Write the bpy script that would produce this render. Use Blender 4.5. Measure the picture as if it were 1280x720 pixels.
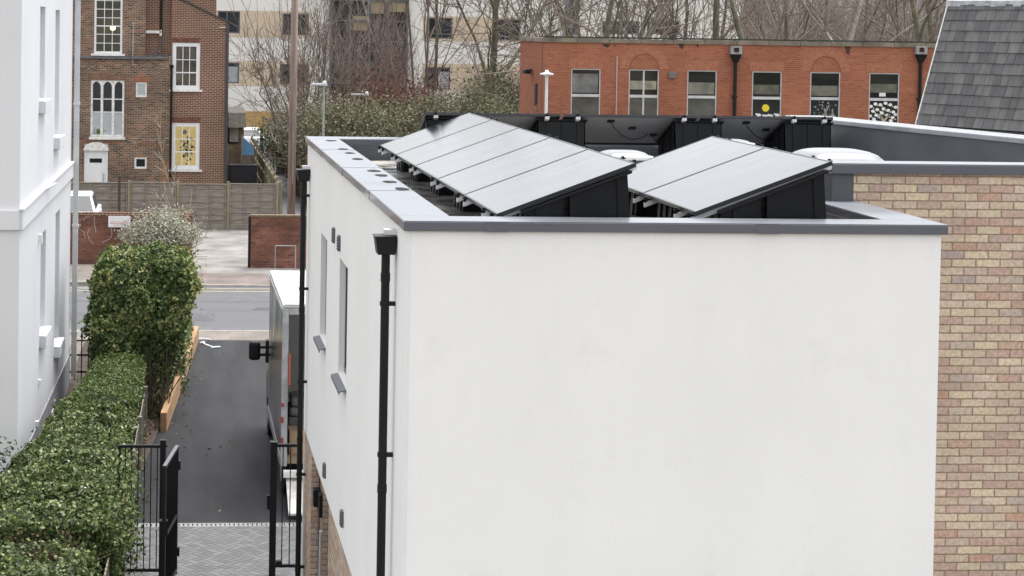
import bpy, math, random
import numpy as np
from mathutils import Matrix, Vector

# ------------------------------------------------------------------ scene, camera, sky, sun, exposure
scene = bpy.context.scene
col = scene.collection
for o in list(bpy.data.objects):
    bpy.data.objects.remove(o)

CAM_Z = 7.65                      # an upper floor window, metres above the lane
FOCAL = 2400.0                    # focal length in photo pixels (1280 wide)
PCX, PCY = 388.0, 98.0            # optical axis of the (shifted, cropped) photograph
YAW, PITCH, ROLL = 4.12, 1.6, 0.85


def camera_axes():
    y, p, r = map(math.radians, (YAW, PITCH, ROLL))
    fwd = np.array([math.sin(y) * math.cos(p), math.cos(y) * math.cos(p), -math.sin(p)])
    right = np.array([math.cos(y), -math.sin(y), 0.0])
    up = np.cross(right, fwd)
    return right * math.cos(r) + up * math.sin(r), up * math.cos(r) - right * math.sin(r), fwd


CR, CU, CF = camera_axes()
cam_data = bpy.data.cameras.new('camera')
cam = bpy.data.objects.new('camera', cam_data)
col.objects.link(cam)
cam.matrix_world = Matrix(((CR[0], CU[0], -CF[0], 0), (CR[1], CU[1], -CF[1], 0), (CR[2], CU[2], -CF[2], CAM_Z), (0, 0, 0, 1)))
cam_data.sensor_width = 36.0
cam_data.lens = FOCAL / 1280 * 36.0
cam_data.shift_x = (640 - PCX) / 1280
cam_data.shift_y = -(360 - PCY) / 1280
cam_data.clip_start = 0.2
cam_data.clip_end = 1500
scene.camera = cam

SUN_EL, SUN_AZ = 74.0, 52.0  # high behind thick cloud; degrees, azimuth clockwise from +Y
world = bpy.data.worlds.new('World')
scene.world = world
world.use_nodes = True
wn, wl = world.node_tree.nodes, world.node_tree.links
sky = wn.new('ShaderNodeTexSky')
sky.sky_type = 'NISHITA'
sky.sun_disc = False
sky.sun_elevation = math.radians(SUN_EL)
sky.sun_rotation = math.radians(SUN_AZ)
sky.air_density = 1.0
sky.dust_density = 4.0
sky.ozone_density = 1.0
hs = wn.new('ShaderNodeHueSaturation')       # an overcast sky: nearly all its blue is gone
hs.inputs['Saturation'].default_value = 0.2
wl.new(sky.outputs[0], hs.inputs['Color'])
wl.new(hs.outputs[0], wn['Background'].inputs['Color'])
wn['Background'].inputs['Strength'].default_value = 0.15

sun_data = bpy.data.lights.new('sun', 'SUN')
sun_data.energy = 0.5
sun_data.angle = math.radians(25)
sun_data.color = (1.0, 0.985, 0.965)
sun = bpy.data.objects.new('sun', sun_data)
col.objects.link(sun)
az, el = math.radians(SUN_AZ), math.radians(SUN_EL)
to_sun = Vector((math.sin(az) * math.cos(el), math.cos(az) * math.cos(el), math.sin(el)))
sun.rotation_euler = to_sun.to_track_quat('Z', 'Y').to_euler()
sun.location = (0, 0, 60)

scene.view_settings.view_transform = 'Standard'
scene.view_settings.look = 'None'
scene.view_settings.gamma = 1.0
scene.view_settings.use_curve_mapping = False
scene.view_settings.exposure = 1.52

rng = np.random.default_rng(7)
random.seed(7)
PI = math.pi


# ------------------------------------------------------------------ measuring: a photo pixel meets a plane
def ray(px, py):
    return CF + CR * (px - PCX) / FOCAL - CU * (py - PCY) / FOCAL


def at_y(px, py, Y):
    d = ray(px, py)
    return np.array([0, 0, CAM_Z]) + d * (Y / d[1])


def at_z(px, py, Z=0.0):
    d = ray(px, py)
    return np.array([0, 0, CAM_Z]) + d * ((Z - CAM_Z) / d[2])


def at_x(px, py, X):
    d = ray(px, py)
    return np.array([0, 0, CAM_Z]) + d * (X / d[0])


def rect_y(x0, y0, x1, y1, Y):
    """a rectangle seen in the photo on the plane y = Y: returns X0, X1, Z0, Z1 in metres"""
    c = at_y((x0 + x1) / 2, (y0 + y1) / 2, Y)
    w, h = (x1 - x0) * Y / FOCAL, (y1 - y0) * Y / FOCAL
    return c[0] - w / 2, c[0] + w / 2, c[2] - h / 2, c[2] + h / 2


# ------------------------------------------------------------------ mesh helpers
class MB:
    def __init__(self):
        self.v, self.f = [], []

    def add(self, verts, faces):
        n = len(self.v)
        self.v += [tuple(map(float, p)) for p in verts]
        self.f += [tuple(i + n for i in q) for q in faces]
        return self

    def poly(self, pts):
        return self.add(pts, [tuple(range(len(pts)))])

    def box(self, x0, x1, y0, y1, z0, z1):
        return self.add([(x0, y0, z0), (x1, y0, z0), (x1, y1, z0), (x0, y1, z0), (x0, y0, z1), (x1, y0, z1), (x1, y1, z1), (x0, y1, z1)],
                        [(0, 3, 2, 1), (4, 5, 6, 7), (0, 1, 5, 4), (1, 2, 6, 5), (2, 3, 7, 6), (3, 0, 4, 7)])

    def hexa(self, bottom, top):
        """a closed block from four bottom and four top corners"""
        return self.add(list(bottom) + list(top), [(0, 3, 2, 1), (4, 5, 6, 7), (0, 1, 5, 4), (1, 2, 6, 5), (2, 3, 7, 6), (3, 0, 4, 7)])

    def prism(self, pts, d):
        """polygon pts swept by vector d"""
        n = len(pts)
        a = [tuple(p) for p in pts]
        b = [tuple(np.array(p, float) + np.array(d, float)) for p in pts]
        return self.add(a + b, [tuple(range(n))[::-1], tuple(range(n, 2 * n))] + [(i, (i + 1) % n, n + (i + 1) % n, n + i) for i in range(n)])

    def tube(self, p0, p1, r0, r1=None, n=8, caps=True):
        r1 = r0 if r1 is None else r1
        p0, p1 = np.array(p0, float), np.array(p1, float)
        d = p1 - p0
        d = d / (np.linalg.norm(d) + 1e-9)
        a = np.cross(d, (0, 0, 1.0) if abs(d[2]) < .9 else (1.0, 0, 0))
        a /= np.linalg.norm(a)
        b = np.cross(d, a)
        ring = [a * math.cos(t) + b * math.sin(t) for t in np.arange(n) * 2 * PI / n]
        v = [p0 + q * r0 for q in ring] + [p1 + q * r1 for q in ring]
        f = [(i, (i + 1) % n, n + (i + 1) % n, n + i) for i in range(n)]
        if caps:
            f += [tuple(range(n))[::-1], tuple(range(n, 2 * n))]
        return self.add(v, f)

    def path(self, pts, r, n=6):
        for a, b in zip(pts[:-1], pts[1:]):
            self.tube(a, b, r, r, n)
        return self

    def lathe(self, c, prof, n=20):
        """prof: (radius, z) rings about the vertical through c"""
        v, f = [], []
        for r, z in prof:
            v += [(c[0] + r * math.cos(t), c[1] + r * math.sin(t), c[2] + z) for t in np.arange(n) * 2 * PI / n]
        for k in range(len(prof) - 1):
            f += [(k * n + i, k * n + (i + 1) % n, (k + 1) * n + (i + 1) % n, (k + 1) * n + i) for i in range(n)]
        f += [tuple(range(n))[::-1], tuple(range((len(prof) - 1) * n, len(prof) * n))]
        return self.add(v, f)

    def build(self, name, m, parent=None, bevel=0.0, smooth=False, label=None):
        return mesh_object(name, np.array(self.v, float).reshape(-1, 3), self.f, m, parent, bevel, smooth, label)


def offset_of(o):
    p = np.zeros(3)
    while o is not None:
        p += np.array(o.location)
        o = o.parent
    return p


def mesh_object(name, v, f, m, parent=None, bevel=0.0, smooth=False, label=None):
    """v in world metres (or in the parent's own axes when the parent stands at the origin)"""
    me = bpy.data.meshes.new(name)
    if parent is not None:
        v = v - offset_of(parent)
    if isinstance(f, np.ndarray):
        k = f.shape[1]
        me.vertices.add(len(v))
        me.vertices.foreach_set('co', v.ravel())
        me.loops.add(f.size)
        me.loops.foreach_set('vertex_index', f.ravel())
        me.polygons.add(len(f))
        me.polygons.foreach_set('loop_start', np.arange(0, f.size, k))
        me.update(calc_edges=True)
    else:
        me.from_pydata([tuple(p) for p in v], [], f)
        me.update()
    me.materials.append(m)
    o = bpy.data.objects.new(name, me)
    col.objects.link(o)
    o.parent = parent
    if smooth:
        me.polygons.foreach_set('use_smooth', [True] * len(me.polygons))
    if bevel:
        b = o.modifiers.new('bevel', 'BEVEL')
        b.width = bevel
        b.segments = 2
        b.limit_method = 'ANGLE'
    if label:
        o['label'] = label
    return o


def thing(name, label, cat, loc=(0, 0, 0), group=None):
    o = bpy.data.objects.new(name, None)
    col.objects.link(o)
    o.location = loc
    o.empty_display_size = .2
    return tag(o, label, cat, group)


def tag(o, label, cat, group=None, kind=None):
    o['label'], o['category'] = label, cat
    if group:
        o['group'] = group
    if kind:
        o['kind'] = kind
    return o


def structure(o):
    o['kind'] = 'structure'
    return o


def copy_tree(o, parent=None):
    c = o.copy()
    col.objects.link(c)
    c.parent = parent
    for ch in list(o.children):
        copy_tree(ch, c)
    return c


def wall(mb, o, u, n, length, z0, z1, holes=(), reveal=0.1):
    """flat wall face from point o along unit vector u, facing n; holes (u0,u1,z0,z1) get reveals going inwards"""
    o, u, n = np.array((o[0], o[1], 0.0)), np.array((u[0], u[1], 0.0)), np.array((n[0], n[1], 0.0))
    us = sorted({0.0, length, *[h[0] for h in holes], *[h[1] for h in holes]})
    zs = sorted({z0, z1, *[h[2] for h in holes], *[h[3] for h in holes]})
    us = [x for x in us if 0 <= x <= length]
    zs = [z for z in zs if z0 <= z <= z1]
    P = lambda a, z, d=0.0: tuple(o + u * a - n * d + np.array((0, 0, z)))
    for a, b in zip(us[:-1], us[1:]):
        for c, d in zip(zs[:-1], zs[1:]):
            ma, mz = (a + b) / 2, (c + d) / 2
            if any(h[0] < ma < h[1] and h[2] < mz < h[3] for h in holes):
                continue
            mb.poly([P(a, c), P(b, c), P(b, d), P(a, d)])
    for h in holes:
        a, b, c, d = h[:4]
        d = min(d, z1)
        c = max(c, z0)
        mb.poly([P(a, c), P(a, d), P(a, d, reveal), P(a, c, reveal)])
        mb.poly([P(b, c), P(b, c, reveal), P(b, d, reveal), P(b, d)])
        mb.poly([P(a, c), P(a, c, reveal), P(b, c, reveal), P(b, c)])
        mb.poly([P(a, d), P(b, d), P(b, d, reveal), P(a, d, reveal)])
    return mb


# ------------------------------------------------------------------ materials
def new_mat(name):
    m = bpy.data.materials.new(name)
    m.use_nodes = True
    return m, m.node_tree.nodes, m.node_tree.links, m.node_tree.nodes['Principled BSDF']


def noise_col(n, l, c, scale, amount, coord='Object', detail=4, stretch=None):
    """base colour c varied by noise: returns a colour socket"""
    tc = n.new('ShaderNodeTexCoord')
    src = tc.outputs[coord]
    if stretch:
        mp = n.new('ShaderNodeMapping')
        mp.inputs['Scale'].default_value = stretch
        l.new(src, mp.inputs[0])
        src = mp.outputs[0]
    t = n.new('ShaderNodeTexNoise')
    t.inputs['Scale'].default_value = scale
    t.inputs['Detail'].default_value = detail
    l.new(src, t.inputs['Vector'])
    r = n.new('ShaderNodeValToRGB')
    r.color_ramp.elements[0].position, r.color_ramp.elements[1].position = .3, .7
    r.color_ramp.elements[0].color = (*[x * (1 - amount) for x in c], 1)
    r.color_ramp.elements[1].color = (*[min(1, x * (1 + amount)) for x in c], 1)
    l.new(t.outputs['Fac'], r.inputs['Fac'])
    return r.outputs['Color'], t


def plain(name, c, rough=.5, metal=0.0, var=0.12, scale=3.0, bump=0.0, bscale=60.0, emit=None, spec=.5, stretch=None, rough_var=0.0):
    m, n, l, b = new_mat(name)
    s, t = noise_col(n, l, c, scale, var, stretch=stretch)
    l.new(s, b.inputs['Base Color'])
    b.inputs['Roughness'].default_value = rough
    if rough_var:
        mr = n.new('ShaderNodeMapRange')
        mr.inputs['From Min'].default_value, mr.inputs['From Max'].default_value = .3, .7
        mr.inputs['To Min'].default_value, mr.inputs['To Max'].default_value = max(.03, rough - rough_var), min(1, rough + rough_var)
        l.new(t.outputs['Fac'], mr.inputs['Value'])
        l.new(mr.outputs[0], b.inputs['Roughness'])
    b.inputs['Metallic'].default_value = metal
    b.inputs['Specular IOR Level'].default_value = spec
    if bump:
        tc = n.new('ShaderNodeTexCoord')
        t2 = n.new('ShaderNodeTexNoise')
        t2.inputs['Scale'].default_value = bscale
        t2.inputs['Detail'].default_value = 3
        bp = n.new('ShaderNodeBump')
        bp.inputs['Strength'].default_value = bump
        bp.inputs['Distance'].default_value = .01
        l.new(tc.outputs['Object'], t2.inputs['Vector'])
        l.new(t2.outputs['Fac'], bp.inputs['Height'])
        l.new(bp.outputs[0], b.inputs['Normal'])
    if emit:
        b.inputs['Emission Color'].default_value = (*emit[:3], 1)
        b.inputs['Emission Strength'].default_value = emit[3]
    return m


def wet(*a, **k):
    """a surface under a thin film of rain"""
    m = plain(*a, **k)
    b = m.node_tree.nodes['Principled BSDF']
    b.inputs['Coat Weight'].default_value = .9
    b.inputs['Coat Roughness'].default_value = .10
    return m


def math_node(n, l, op, a, b=None, c=None):
    k = n.new('ShaderNodeMath')
    k.operation = op
    for i, x in enumerate((a, b, c)):
        if x is None:
            continue
        if isinstance(x, (int, float)):
            k.inputs[i].default_value = x
        else:
            l.new(x, k.inputs[i])
    return k.outputs[0]


def brick(name, colours, mortar, w=.225, h=.075, gap=.011, rough=.85, dirt=.25, dirt_scale=.8, bump=.5, soft=.004, axes='xy', stain=None, offset=.5, vshift=0.0, grain=.16, waver=.012):
    """individually coloured bricks from the cell each point falls in; colours: [(position, rgb)]"""
    m, n, l, b = new_mat(name)
    M = lambda *a: math_node(n, l, *a)
    tc = n.new('ShaderNodeTexCoord')
    sp = n.new('ShaderNodeSeparateXYZ')
    l.new(tc.outputs['Object'], sp.inputs[0])
    if axes == 'xy':                      # upright walls
        u, v = M('ADD', sp.outputs[0], sp.outputs[1]), sp.outputs[2]
    else:                                 # flat on the ground
        u, v = sp.outputs[0], sp.outputs[1]
    td_ = n.new('ShaderNodeTexNoise')
    td_.inputs['Scale'].default_value = 22
    td_.inputs['Detail'].default_value = 3
    l.new(tc.outputs['Object'], td_.inputs['Vector'])
    sc_ = n.new('ShaderNodeSeparateColor')
    l.new(td_.outputs['Color'], sc_.inputs[0])
    u = M('ADD', u, M('MULTIPLY', M('SUBTRACT', sc_.outputs[0], .5), waver))
    v = M('ADD', v, M('MULTIPLY', M('SUBTRACT', sc_.outputs[1], .5), waver))
    if vshift:
        v = M('ADD', v, vshift)
    vr = M('DIVIDE', v, h)
    row = M('FLOOR', vr)
    sh = M('MULTIPLY', M('FRACT', M('MULTIPLY', row, .5)), 2 * offset)
    uu = M('ADD', M('DIVIDE', u, w), sh)
    cl = M('FLOOR', uu)
    fu, fv = M('MULTIPLY', M('FRACT', uu), w), M('MULTIPLY', M('FRACT', vr), h)
    edge = M('MINIMUM', M('MINIMUM', fu, M('SUBTRACT', w, fu)), M('MINIMUM', fv, M('SUBTRACT', h, fv)))
    mr = n.new('ShaderNodeMapRange')
    mr.inputs['From Min'].default_value, mr.inputs['From Max'].default_value = gap / 2 - soft / 2, gap / 2 + soft / 2
    l.new(edge, mr.inputs['Value'])
    cmb = n.new('ShaderNodeCombineXYZ')
    l.new(cl, cmb.inputs[0])
    l.new(row, cmb.inputs[1])
    wn_ = n.new('ShaderNodeTexWhiteNoise')
    wn_.noise_dimensions = '2D'
    l.new(cmb.outputs[0], wn_.inputs['Vector'])
    rp = n.new('ShaderNodeValToRGB')
    while len(rp.color_ramp.elements) > 1:
        rp.color_ramp.elements.remove(rp.color_ramp.elements[0])
    for i, (p, c) in enumerate(colours):
        e = rp.color_ramp.elements[0] if i == 0 else rp.color_ramp.elements.new(p)
        e.position = p
        e.color = (*c, 1)
    l.new(wn_.outputs['Value'], rp.inputs['Fac'])
    # grain within a brick and weathering across the wall
    t1 = n.new('ShaderNodeTexNoise')
    t1.inputs['Scale'].default_value = 30
    t1.inputs['Detail'].default_value = 4
    l.new(tc.outputs['Object'], t1.inputs['Vector'])
    g = n.new('ShaderNodeMapRange')
    g.inputs['From Min'].default_value, g.inputs['From Max'].default_value = .3, .7
    g.inputs['To Min'].default_value, g.inputs['To Max'].default_value = 1 - grain, 1 + grain
    l.new(t1.outputs['Fac'], g.inputs['Value'])
    t2 = n.new('ShaderNodeTexNoise')
    t2.inputs['Scale'].default_value = dirt_scale
    t2.inputs['Detail'].default_value = 5
    l.new(tc.outputs['Object'], t2.inputs['Vector'])
    d = n.new('ShaderNodeMapRange')
    d.inputs['From Min'].default_value, d.inputs['From Max'].default_value = .35, .65
    d.inputs['To Min'].default_value, d.inputs['To Max'].default_value = 1 - dirt, 1 + dirt * .3
    l.new(t2.outputs['Fac'], d.inputs['Value'])
    mx = n.new('ShaderNodeMix')
    mx.data_type = 'RGBA'
    mx.inputs['A'].default_value = (*mortar, 1)
    l.new(mr.outputs[0], mx.inputs['Factor'])
    l.new(rp.outputs['Color'], mx.inputs['B'])
    vm = n.new('ShaderNodeVectorMath')
    vm.operation = 'SCALE'
    l.new(mx.outputs['Result'], vm.inputs[0])
    l.new(M('MULTIPLY', g.outputs[0], d.outputs[0]), vm.inputs['Scale'])
    l.new(vm.outputs[0], b.inputs['Base Color'])
    b.inputs['Roughness'].default_value = rough
    b.inputs['Specular IOR Level'].default_value = .3
    if bump:
        bp = n.new('ShaderNodeBump')
        bp.inputs['Strength'].default_value = bump
        bp.inputs['Distance'].default_value = .006
        l.new(M('ADD', mr.outputs[0], M('MULTIPLY', t1.outputs['Fac'], .35)), bp.inputs['Height'])
        l.new(bp.outputs[0], b.inputs['Normal'])
    return m


def leaf_mat(name, colours, rough=.45, yellow=None, translucent=.25):
    """each leaf takes its own colour from the ramp; yellow=(rgb list, noise scale): a patchy variegated kind of leaf"""
    m, n, l, b = new_mat(name)
    ge = n.new('ShaderNodeNewGeometry')
    rp = n.new('ShaderNodeValToRGB')
    while len(rp.color_ramp.elements) > 1:
        rp.color_ramp.elements.remove(rp.color_ramp.elements[0])
    for i, (p, c) in enumerate(colours):
        e = rp.color_ramp.elements[0] if i == 0 else rp.color_ramp.elements.new(p)
        e.position = p
        e.color = (*c, 1)
    l.new(ge.outputs['Random Per Island'], rp.inputs['Fac'])
    out = rp.outputs['Color']
    if yellow:
        c2, sc, thr = yellow
        tc = n.new('ShaderNodeTexCoord')
        t = n.new('ShaderNodeTexNoise')
        t.inputs['Scale'].default_value = sc
        l.new(tc.outputs['Object'], t.inputs['Vector'])
        k = math_node(n, l, 'MULTIPLY', ge.outputs['Random Per Island'], 97.31)
        k = math_node(n, l, 'FRACT', k)
        k = math_node(n, l, 'ADD', math_node(n, l, 'MULTIPLY', k, .45), t.outputs['Fac'])
        k = math_node(n, l, 'GREATER_THAN', k, thr)
        mx = n.new('ShaderNodeMix')
        mx.data_type = 'RGBA'
        l.new(k, mx.inputs['Factor'])
        l.new(out, mx.inputs['A'])
        mx.inputs['B'].default_value = (*c2, 1)
        out = mx.outputs['Result']
    l.new(out, b.inputs['Base Color'])
    b.inputs['Roughness'].default_value = rough
    b.inputs['Specular IOR Level'].default_value = .32
    if translucent:
        tr = n.new('ShaderNodeBsdfTranslucent')
        l.new(out, tr.inputs['Color'])
        ms = n.new('ShaderNodeMixShader')
        ms.inputs[0].default_value = translucent
        l.new(b.outputs[0], ms.inputs[1])
        l.new(tr.outputs[0], ms.inputs[2])
        l.new(ms.outputs[0], n['Material Output'].inputs['Surface'])
    return m


def glass_mat(name, tint=(.8, .85, .85), clear=.8):
    """a real pane: mostly clear, with the sky's reflection on it"""
    m, n, l, b = new_mat(name)
    b.inputs['Base Color'].default_value = (.02, .02, .02, 1)
    b.inputs['Roughness'].default_value = .04
    tr = n.new('ShaderNodeBsdfTransparent')
    tr.inputs['Color'].default_value = (*tint, 1)
    ms = n.new('ShaderNodeMixShader')
    ms.inputs[0].default_value = clear
    l.new(b.outputs[0], ms.inputs[1])
    l.new(tr.outputs[0], ms.inputs[2])
    l.new(ms.outputs[0], n['Material Output'].inputs['Surface'])
    return m


def render_mat(name, c, streak=.04, drips=None):
    """painted wall render: fine grain, faint patches and rain streaks"""
    m, n, l, b = new_mat(name)
    s1, _ = noise_col(n, l, c, .7, streak, detail=6)
    s2, _ = noise_col(n, l, (1, 1, 1), 2.2, streak * .9, stretch=(1, 1, .16), detail=5)
    s3, _ = noise_col(n, l, (1, 1, 1), 55, .03, detail=2)
    a = n.new('ShaderNodeVectorMath')
    a.operation = 'MULTIPLY'
    l.new(s1, a.inputs[0])
    l.new(s2, a.inputs[1])
    a2 = n.new('ShaderNodeVectorMath')
    a2.operation = 'MULTIPLY'
    l.new(a.outputs[0], a2.inputs[0])
    l.new(s3, a2.inputs[1])
    tc = n.new('ShaderNodeTexCoord')
    out = a2.outputs[0]
    if drips:                                   # rain streaks fading below the coping, and pale trowel scuffs
        sp = n.new('ShaderNodeSeparateXYZ')
        l.new(tc.outputs['Object'], sp.inputs[0])
        mz = n.new('ShaderNodeMapRange')
        mz.inputs['From Min'].default_value, mz.inputs['From Max'].default_value = drips[0], drips[1]
        l.new(sp.outputs[2], mz.inputs['Value'])
        mp = n.new('ShaderNodeMapping')
        mp.inputs['Scale'].default_value = (7, 7, .35)
        l.new(tc.outputs['Object'], mp.inputs[0])
        td_ = n.new('ShaderNodeTexNoise')
        td_.inputs['Scale'].default_value = 1.0
        td_.inputs['Detail'].default_value = 5
        l.new(mp.outputs[0], td_.inputs['Vector'])
        md = n.new('ShaderNodeMapRange')
        md.inputs['From Min'].default_value, md.inputs['From Max'].default_value = .45, .75
        l.new(td_.outputs['Fac'], md.inputs['Value'])
        k = math_node(n, l, 'MULTIPLY', math_node(n, l, 'MULTIPLY', md.outputs[0], math_node(n, l, 'POWER', mz.outputs[0], 2.0)), .03)
        t4 = n.new('ShaderNodeTexNoise')
        t4.inputs['Scale'].default_value = 1.7
        t4.inputs['Detail'].default_value = 8
        t4.inputs['Roughness'].default_value = .7
        l.new(tc.outputs['Object'], t4.inputs['Vector'])
        mk = n.new('ShaderNodeMapRange')
        mk.inputs['From Min'].default_value, mk.inputs['From Max'].default_value = .56, .72
        mk.inputs['To Max'].default_value = .05
        l.new(t4.outputs['Fac'], mk.inputs['Value'])
        k = math_node(n, l, 'SUBTRACT', math_node(n, l, 'SUBTRACT', 1.0, k), mk.outputs[0])
        v5 = n.new('ShaderNodeVectorMath')
        v5.operation = 'SCALE'
        l.new(out, v5.inputs[0])
        l.new(k, v5.inputs['Scale'])
        out = v5.outputs[0]
    l.new(out, b.inputs['Base Color'])
    b.inputs['Roughness'].default_value = .85
    b.inputs['Specular IOR Level'].default_value = .25
    t = n.new('ShaderNodeTexNoise')
    t.inputs['Scale'].default_value = 45
    t.inputs['Detail'].default_value = 4
    l.new(tc.outputs['Object'], t.inputs['Vector'])
    bp = n.new('ShaderNodeBump')
    bp.inputs['Strength'].default_value = .22
    bp.inputs['Distance'].default_value = .006
    l.new(t.outputs['Fac'], bp.inputs['Height'])
    l.new(bp.outputs[0], b.inputs['Normal'])
    return m


RENDER = render_mat('white_render', (.88, .868, .845), .025, (4.6, 6.05))
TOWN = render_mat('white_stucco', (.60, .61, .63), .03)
TOWN_FRONT = render_mat('front_stucco', (.72, .715, .71), .03)  # front face has a slightly paler base than the lane side
PLINTH_GREY = render_mat('plinth_grey_paint', (.30, .30, .32), .12)
COPING = wet('grey_coated_metal', (.098, .102, .122), .3, 0.0, .06, 1.5, rough_var=.03)
MEMBRANE = plain('grey_roof_membrane', (.16, .165, .175), .42, 0, .25, 1.1, rough_var=.2, bump=.15, bscale=12)
DECK = plain('wet_roof_membrane', (.26, .245, .215), .32, 0, .6, 1.9, rough_var=.28, bump=.2, bscale=5)
SILLMETAL = plain('grey_sill_metal', (.10, .104, .122), .5, 0, .08, 4)
LINING = plain('dark_upstand_membrane', (.075, .08, .09), .5, 0, .15, 2)
BLACK = plain('black_plastic', (.008, .008, .009), .42, 0, .1, 3, spec=.3)
BLACKPAINT = plain('black_painted_steel', (.007, .007, .009), .45, 0, .1, 4, spec=.3)
TUB = plain('black_tub_plastic', (.008, .0085, .010), .36, 0, .25, 4, bump=.1, bscale=30, spec=.2)
ALU = plain('bare_aluminium', (.75, .76, .78), .35, .6, .05)
PANEL_FRAME = plain('black_anodised_frame', (.02, .021, .024), .35, .3, .05)
BACKSHEET = plain('dark_backsheet', (.36, .365, .38), .4, 0, .05)
WHITEPAINT = plain('white_gloss_paint', (.78, .78, .77), .4, 0, .05, 4)
WHITEOLD = plain('weathered_white_paint', (.72, .71, .68), .6, 0, .22, 6)
GLASS = plain('dark_window_glass', (.018, .02, .022), .06, 0, .3, 1.2)
GLASS_GREY = plain('pale_reflecting_glass', (.10, .105, .105), .08, 0, .5, 1.4)
FROST = plain('frosted_glass', (.42, .45, .46), .5, 0, .08, 3)
PANE = glass_mat('clear_window_pane')
GREYMETAL = plain('grey_window_frame', (.10, .105, .12), .4, 0, .05)
LEAD = plain('lead_sheet', (.105, .11, .12), .55, 0, .25, 4)
TIMBER = plain('weathered_fence_timber', (.215, .185, .153), .85, 0, .32, 3.5, bump=.3, bscale=25, stretch=(.6, .6, 5))
TIMBER_BROWN = plain('brown_fence_timber', (.16, .10, .065), .85, 0, .3, 3, stretch=(4, 4, .6))
POST_TIMBER = plain('old_post_timber', (.23, .20, .13), .85, 0, .3, 3, stretch=(4, 4, .7))
SLEEPER = plain('new_sleeper_timber', (.36, .22, .11), .75, 0, .28, 2.5, bump=.3, bscale=30, stretch=(5, .7, 5))
POLE = plain('telegraph_pole_wood', (.225, .17, .14), .8, 0, .35, 3, bump=.3, bscale=30, stretch=(5, 5, .35))
BARK = plain('grey_brown_bark', (.17, .145, .115), .9, 0, .35, 5)
TWIG = plain('brown_twigs', (.215, .175, .145), .9, 0, .3, 3)
TWIG_RED = plain('reddish_twigs', (.20, .115, .09), .9, 0, .35, 3)
TWIG_PALE = plain('pale_dry_stems', (.30, .25, .17), .9, 0, .3, 3)
SOIL = plain('dark_soil', (.05, .036, .026), .95, 0, .5, 8, bump=.6, bscale=20)
GALV = plain('galvanised_steel', (.42, .44, .45), .45, .5, .15, 6)
LAMP_GREEN = plain('grey_green_column', (.30, .34, .29), .55, 0, .12)
CAR_WHITE = plain('white_car_paint', (.78, .79, .80), .2, 0, .02)
CAR_GLASS = plain('car_glass', (.03, .035, .04), .05, 0, .1)
TYRE = plain('tyre_rubber', (.02, .02, .02), .8)
BRICK_TAN = brick('multi_buff_brick', [(0, (0.534, 0.422, 0.313)), (.16, (0.590, 0.486, 0.350)), (.3, (0.512, 0.376, 0.296)), (.45, (0.479, 0.330, 0.271)), (.58, (0.601, 0.474, 0.373)),
                                       (.7, (0.645, 0.533, 0.373)), (.8, (0.534, 0.411, 0.338)), (.90, (0.512, 0.324, 0.235)), (.94, (0.445, 0.358, 0.319)), (1, (0.534, 0.440, 0.343))],
                  (.27, .20, .14), dirt=.2, grain=.2, gap=.012, vshift=.012, soft=.006)
BRICK_OLD = brick('old_stock_brick', [(0, (.11, .06, .042)), (.2, (.21, .105, .065)), (.35, (.05, .04, .036)), (.5, (.25, .135, .085)), (.62, (.15, .10, .075)), (.76, (.31, .14, .078)), (.86, (.07, .05, .047)), (1, (.24, .17, .12))],
                  (.40, .33, .25), gap=.017, soft=.008, dirt=.35, dirt_scale=.6)
BRICK_RED = brick('red_brown_brick', [(0, (.15, .066, .044)), (.3, (.175, .08, .052)), (.6, (.135, .056, .038)), (.85, (.195, .09, .06)), (1, (.11, .05, .038))],
                  (.46, .35, .26), gap=.019, soft=.008, dirt=.2, dirt_scale=.5)
BRICK_GARDEN = brick('garden_wall_brick', [(0, (.20, .075, .05)), (.3, (.25, .10, .065)), (.6, (.15, .06, .045)), (.85, (.27, .12, .08)), (1, (.12, .055, .045))],
                     (.20, .145, .11), gap=.012, soft=.008, dirt=.4, dirt_scale=1.2)
BRICK_ORANGE = brick('orange_brick', [(0, (.30, .098, .052)), (.3, (.35, .122, .065)), (.6, (.32, .106, .055)), (.85, (.27, .083, .045)), (1, (.38, .145, .08))],
                     (.37, .21, .14), gap=.012, soft=.008, dirt=.2, dirt_scale=.35)
ORANGE_PLAIN = plain('orange_soldier_brick', (.44, .145, .07), .85, 0, .25, 9)
ORANGE_PALE = plain('orange_arch_brick', (.36, .145, .08), .85, 0, .22, 8)
SLATE = None

# ------------------------------------------------------------------ the ground

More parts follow.
